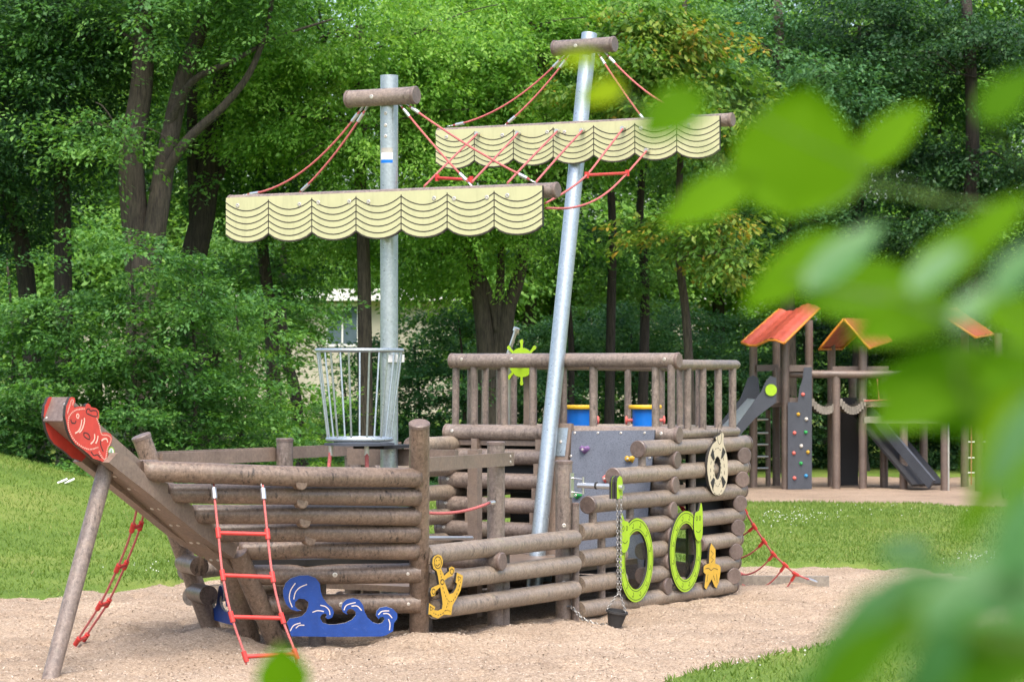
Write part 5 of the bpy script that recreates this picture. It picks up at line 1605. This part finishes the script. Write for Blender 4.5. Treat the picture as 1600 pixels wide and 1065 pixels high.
# --- back row: paler trees deeper in the wood (shared crowns)
rng = np.random.RandomState(77)
proto = []
for s_ in range(3):
    bl_ = [((0, 0, 9.5), (3.4, 3.0, 3.0), 3), ((1.6, 0, 5.8), (2.4, 2.2, 1.6), 1.6), ((-1.8, .3, 5.0), (2.2, 2.0, 1.5), 1.4), ((.3, 0, 13), (2.6, 2.4, 2.4), 1.8), ((0, 0, 2.6), (2.0, 1.8, 1.2), .8)]
    bl_ = [((c[0] + rng.uniform(-.6, .6), c[1], c[2] + rng.uniform(-.5, .5)), r_, w_) for c, r_, w_ in bl_]
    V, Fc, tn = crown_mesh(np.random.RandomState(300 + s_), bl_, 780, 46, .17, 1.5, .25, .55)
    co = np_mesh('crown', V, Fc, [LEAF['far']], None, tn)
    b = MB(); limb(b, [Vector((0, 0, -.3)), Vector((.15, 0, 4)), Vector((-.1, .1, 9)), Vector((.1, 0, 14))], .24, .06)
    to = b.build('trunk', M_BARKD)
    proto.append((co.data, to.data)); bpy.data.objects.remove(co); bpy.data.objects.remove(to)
BK = []
for k, (px, Y) in enumerate(((-30, 74), (60, 70), (150, 77), (245, 71), (290, 80), (330, 72), (765, 73), (735, 80), (820, 72), (870, 78), (950, 74), (1040, 78), (1130, 74), (1215, 80), (1300, 73), (1390, 78), (1480, 73), (1570, 77), (1650, 73), (-120, 72), (1740, 74))):
    c = at(px, 700, Y)
    e = thing('forest_tree', (c.x, Y, GZ(c.x, Y)), 'pale green tree standing deeper in the wood behind the front trees', 'tree', 'trees deeper in the wood')
    e.rotation_euler = (0, 0, (k * 2.4) % 6.28)
    sc_ = .9 + .25 * ((k * 37) % 10) / 10
    e.scale = (sc_, sc_, sc_)
    for me, nm in zip(proto[k % 3], ('crown', 'trunk')):
        o = bpy.data.objects.new(nm, me); COL.objects.link(o); o.parent = e
# far wood that reads as one mass behind and above everything
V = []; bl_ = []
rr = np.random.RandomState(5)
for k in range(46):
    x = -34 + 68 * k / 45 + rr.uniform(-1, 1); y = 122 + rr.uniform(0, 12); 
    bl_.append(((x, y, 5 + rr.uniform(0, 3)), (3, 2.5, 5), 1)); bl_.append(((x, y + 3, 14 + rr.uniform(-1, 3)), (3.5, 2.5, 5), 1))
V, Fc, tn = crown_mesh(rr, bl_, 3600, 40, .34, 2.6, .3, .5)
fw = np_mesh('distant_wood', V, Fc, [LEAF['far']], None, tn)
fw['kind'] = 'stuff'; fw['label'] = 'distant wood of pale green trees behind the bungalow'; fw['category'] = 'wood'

# ------------------------------------------------------------------ grass blades, clover, small litter
rg = np.random.RandomState(9)
def blades(n, x0, x1, y0, y1):
    x = rg.uniform(x0, x1, n); y = rg.uniform(y0, y1, n)
    inside = np.abs(x) < (0.2 * y + .6)
    x = x[inside]; y = y[inside]
    d1, d2 = pit_d(x, y); k = np.maximum(d1, d2) < 0.07 * rg.rand(len(x))
    return x[k], y[k]
parts = [blades(60000, -9.5, -1.5, 24, 44), blades(75000, 1.5, 11, 29, 46), blades(26000, 0.8, 6, 17, 27.5), blades(26000, -4, 3, 28, 45)]
X = np.concatenate([p[0] for p in parts]); Yb = np.concatenate([p[1] for p in parts])
n = len(X)
Zb = lawn_z(X, Yb) - .005
h = rg.uniform(.02, .06, n) * (1 + .25 * wob(X, Yb, 2.5, 31)); a_ = rg.uniform(0, 2 * math.pi, n); wd = rg.uniform(.005, .012, n)
le = rg.normal(size=(n, 2)) * .028
V = np.empty((n, 3, 3))
V[:, 0] = np.stack([X - np.cos(a_) * wd, Yb - np.sin(a_) * wd, Zb], 1)
V[:, 1] = np.stack([X + np.cos(a_) * wd, Yb + np.sin(a_) * wd, Zb], 1)
V[:, 2] = np.stack([X + le[:, 0], Yb + le[:, 1], Zb + h], 1)
tn = np.clip(.5 + .2 * rg.normal(size=n) + .25 * wob(X, Yb, 1.4, 33), 0, 1)
gr = np_mesh('grass', V.reshape(-1, 3), np.arange(n * 3).reshape(n, 3), [LEAF['grass']], None, np.repeat(tn, 3))
gr['kind'] = 'stuff'; gr['label'] = 'short green grass growing on the lawn'; gr['category'] = 'grass'
def chip_mat():
    m, nt, N, L, bb = mat('wood_chip')
    a = N.new('ShaderNodeAttribute'); a.attribute_name = 'tone'
    L.new(ramp(nt, a.outputs['Fac'], [(0.0, (0.14, 0.10, 0.07)), (0.4, (0.36, 0.275, 0.205)), (0.75, (0.53, 0.43, 0.335)), (1.0, (0.66, 0.57, 0.47))]).outputs['Color'], bb.inputs['Base Color'])
    bb.inputs['Roughness'].default_value = 0.9
    return m
n = 130000
yc = 15.5 + 15.5 * rg.rand(n) ** 1.25; xc = (rg.rand(n) * 2 - 1) * (.2 * yc + .4)
kd = pit_d(xc, yc)[0] > .02
xc, yc = xc[kd], yc[kd]; n = len(xc)
zc_ = sand_z(xc, yc) + .006
an_ = rg.uniform(0, 2 * math.pi, n); ll_ = rg.uniform(.003, .010, n); lw_ = rg.uniform(.0018, .004, n); big_ = rg.rand(n) < .004; ll_ = np.where(big_, ll_ * 3.2, ll_); lw_ = np.where(big_, lw_ * 2.2, lw_); tz = rg.normal(size=(n, 2)) * .35
dx = np.stack([np.cos(an_), np.sin(an_), tz[:, 0]], 1) * ll_[:, None]; dy = np.stack([-np.sin(an_), np.cos(an_), tz[:, 1]], 1) * lw_[:, None]
c0 = np.stack([xc, yc, zc_], 1)
V = np.stack([c0 - dx - dy * .6, c0 + dx - dy, c0 + dx * .9 + dy, c0 - dx * .8 + dy], 1)
wc_ = np_mesh('wood_chips', V.reshape(-1, 3), np.arange(n * 4).reshape(n, 4), [chip_mat()], None, np.repeat(np.where(big_, .05, np.clip(rg.normal(size=n) * .24 + .54, 0, 1)), 4))
wc_['kind'] = 'stuff'; wc_['label'] = 'pale wood chips and gravel strewn over the sandpit'; wc_['category'] = 'wood chips'
b = MB()
def clover(px, py, n, sx, sy):
    for _ in range(n):
        p = ground_at(px + random.gauss(0, sx), py + random.gauss(0, sy))
        d1, d2 = pit_d(np.array([p.x]), np.array([p.y]))
        if max(d1[0], d2[0]) > -.05: continue
        z = float(lawn_z(np.array([p.x]), np.array([p.y]))[0])
        c = Vector((p.x, p.y, z + random.uniform(.04, .07))); r_ = random.uniform(.005, .010)
        i = len(b.v)
        b.v += [c + Vector((r_, 0, 0)), c + Vector((0, r_, 0)), c + Vector((-r_, 0, 0)), c + Vector((0, -r_, 0)), c + Vector((0, 0, r_)), c - Vector((0, 0, r_))]
        for q in ((0, 1, 4), (1, 2, 4), (2, 3, 4), (3, 0, 4), (1, 0, 5), (2, 1, 5), (3, 2, 5), (0, 3, 5)): b.face([i + k for k in q], True)
random.seed(4)
clover(1235, 815, 90, 40, 7); clover(1350, 800, 25, 80, 8); clover(1540, 878, 40, 40, 4); clover(260, 900, 25, 50, 6); clover(1170, 1040, 12, 60, 14)
cl = b.build('clover_flowers', M_FLOWER, None, 'stuff'); cl['label'] = 'tiny white clover blossoms in the lawn'; cl['category'] = 'flowers'
Yk = 26.0
while Yk < 44:
    pp_ = at(102, 752, Yk)
    if pp_.z <= float(lawn_z(np.array([pp_.x]), np.array([pp_.y]))[0]) + .05: break
    Yk += .1
lit = MB()
for k in range(4):
    c = pp_ + Vector((.05 * k - .07, .01 * k, .02 * (k % 2)))
    lit.box(c, Vector((.045, .01, .02)), Vector((-.01, .04, .005)), Vector((0, 0, .006)))
tag(lit.build('paper_scrap', M_WHITE), 'crumpled white paper scrap on the grass mound at left', 'litter')

# ------------------------------------------------------------------ out-of-focus leaves close to the lens
def leaf_obj(parent, stem_pt, c, direction, nrm_, L, wdt, m, tone, curl=.18):
    d = direction.normalized(); x = d.cross(nrm_).normalized(); n_ = x.cross(d).normalized()
    NS, NW = 10, 4
    V = []; Fc = []
    for i in range(NS + 1):
        s_ = i / NS
        w_ = wdt / 2 * (math.sin(math.pi * s_ ** .82) ** .8) * (1 - .12 * s_) + .0008
        for j in range(-NW, NW + 1):
            f = j / NW
            p = c + d * (L * (s_ - .5)) + x * (w_ * f) + n_ * (-curl * L * (s_ - .5) ** 2 + .10 * wdt * abs(f) + .012 * wdt * math.sin(s_ * 24) * abs(f))
            V.append(p - origin_of(parent))
    wn_ = 2 * NW + 1
    for i in range(NS):
        for j in range(2 * NW):
            a = i * wn_ + j; Fc.append((a, a + 1, a + wn_ + 1, a + wn_))
    o = np_mesh('leaf', np.array(V), np.array(Fc), [m], parent, np.full(len(V), tone))
    o.data.polygons.foreach_set('use_smooth', np.ones(len(Fc), bool))
    st_ = c - d * (L * .5)
    MB().sweep(spline([st_, st_.lerp(stem_pt, .5) - ZX * .004, stem_pt], 4), .0007, 6).build('leaf_stalk', M_TWIG, o)
    return o
M_TWIG = simple('green_twig', (.10, .17, .03), .6)
def near_branch(label, stem_px, Y0, Y1, leaves, grp):
    """stem_px: polyline of picture points, depth from Y0 to Y1"""
    n = len(stem_px)
    sp = spline([at(x, y, Y0 + (Y1 - Y0) * k / (n - 1)) for k, (x, y) in enumerate(stem_px)], 6)
    e = thing('leafy_twig', tuple(sp[0]), label, 'twig', grp)
    MB().sweep(sp, [.0016 - .0010 * k / (len(sp) - 1) for k in range(len(sp))], 8).build('stem', M_TWIG, e)
    for (x, y, Y, ang, tilt, Lp, Wp, m, tone) in leaves:
        c = at(x, y, Y)
        s_ = F / Y
        d = Vector((math.cos(R(ang)), .25 * math.sin(R(tilt)), math.sin(R(ang))))
        nn_ = Vector((-.15, -1, .45 + math.sin(R(tilt))))
        st_ = min(sp, key=lambda p: (p - (c - d * .5 * Lp / s_)).length)
        leaf_obj(e, st_, c, d, nn_, Lp / s_, Wp / s_, LEAF[m], tone)
GRP = None
near_branch('blurred bright green twig with round leaves at upper right near the lens', [(1700, 330), (1520, 320), (1390, 300), (1300, 290), (1180, 300), (1080, 215), (980, 160), (930, 120)], 1.75, 2.0,
    [(1247, 238, 1.8, 80, 20, 215, 205, 'near', .55), (1262, 285, 1.85, 200, -10, 200, 120, 'near', .45), (1105, 315, 1.8, 208, 10, 165, 80, 'near', .6), (1052, 180, 1.5, 215, 10, 125, 95, 'near', .3), (940, 146, 1.9, 200, 0, 75, 45, 'near', 1.0), (905, 92, 1.9, 180, 0, 70, 28, 'near', 1.0), (1393, 212, 1.75, 42, 10, 150, 72, 'near', .6), (1575, 150, 1.5, 40, 10, 120, 70, 'near', .15)], GRP)
near_branch('blurred green leaves crowding the right edge in front of the tower roofs', [(1720, 560), (1610, 520), (1500, 500), (1400, 470), (1300, 450), (1230, 430)], 1.4, 1.75,
    [(1245, 425, 1.75, 215, 10, 210, 92, 'near', .5), (1320, 400, 1.6, 40, 55, 170, 70, 'cool', .8), (1345, 460, 1.7, 190, 0, 190, 110, 'near', .35), (1500, 395, 1.55, 36, 30, 230, 90, 'near', .5), (1465, 420, 1.4, 40, 65, 120, 60, 'cool', .9), (1520, 478, 1.3, 45, 70, 90, 45, 'cool', 1.0), (1470, 600, 1.6, 185, 0, 250, 130, 'near', .3), (1540, 625, 1.6, 200, 0, 240, 140, 'near', .2), (1615, 590, 1.5, 170, 0, 200, 150, 'near', .25), (1560, 700, 1.35, 250, 20, 210, 80, 'near', .7), (1525, 800, 1.6, 238, 10, 110, 26, 'near', .5), (1590, 690, 1.2, 240, 50, 190, 70, 'cool', .8), (1590, 420, 1.35, 50, 50, 120, 60, 'cool', .7), (1415, 505, 1.6, 195, 5, 190, 85, 'near', .4), (1425, 640, 1.55, 200, 0, 150, 80, 'near', .35), (1585, 500, 1.4, 160, 10, 150, 90, 'near', .45), (1590, 760, 1.3, 250, 10, 170, 60, 'near', .6), (1560, 345, 1.5, 40, 15, 130, 60, 'near', .5)], GRP)
near_branch('very blurred bluish green leaves in the lower right corner near the lens', [(1720, 1020), (1620, 980), (1520, 950), (1420, 930), (1330, 930)], 1.0, 1.25,
    [(1385, 975, 1.2, 214, 20, 300, 130, 'cool', .25), (1325, 1050, 1.0, 225, 15, 220, 90, 'near', .1), (1545, 915, 1.05, 28, 35, 260, 110, 'cool', .55), (1412, 862, 1.4, 185, 20, 95, 48, 'cool', .0), (1590, 830, 1.0, 70, 40, 170, 75, 'cool', .6), (1520, 1045, 1.2, 195, 0, 240, 110, 'near', .0), (1610, 1020, 1.2, 180, 0, 200, 120, 'near', .05), (1400, 990, 1.15, 220, 10, 100, 60, 'near', .15), (1455, 1050, 1.0, 245, 30, 180, 75, 'cool', .2), (1480, 955, 1.15, 205, 10, 230, 110, 'near', .05), (1600, 940, 1.0, 190, 20, 200, 100, 'cool', .3), (1290, 1060, 1.1, 215, 10, 130, 60, 'cool', .2)], GRP)
near_branch('single blurred lime green leaf at the bottom below the rope ladder', [(470, 1190), (455, 1120), (446, 1070)], 1.9, 2.0,
    [(443, 1050, 2.0, 95, 10, 92, 86, 'near', .5)], GRP)
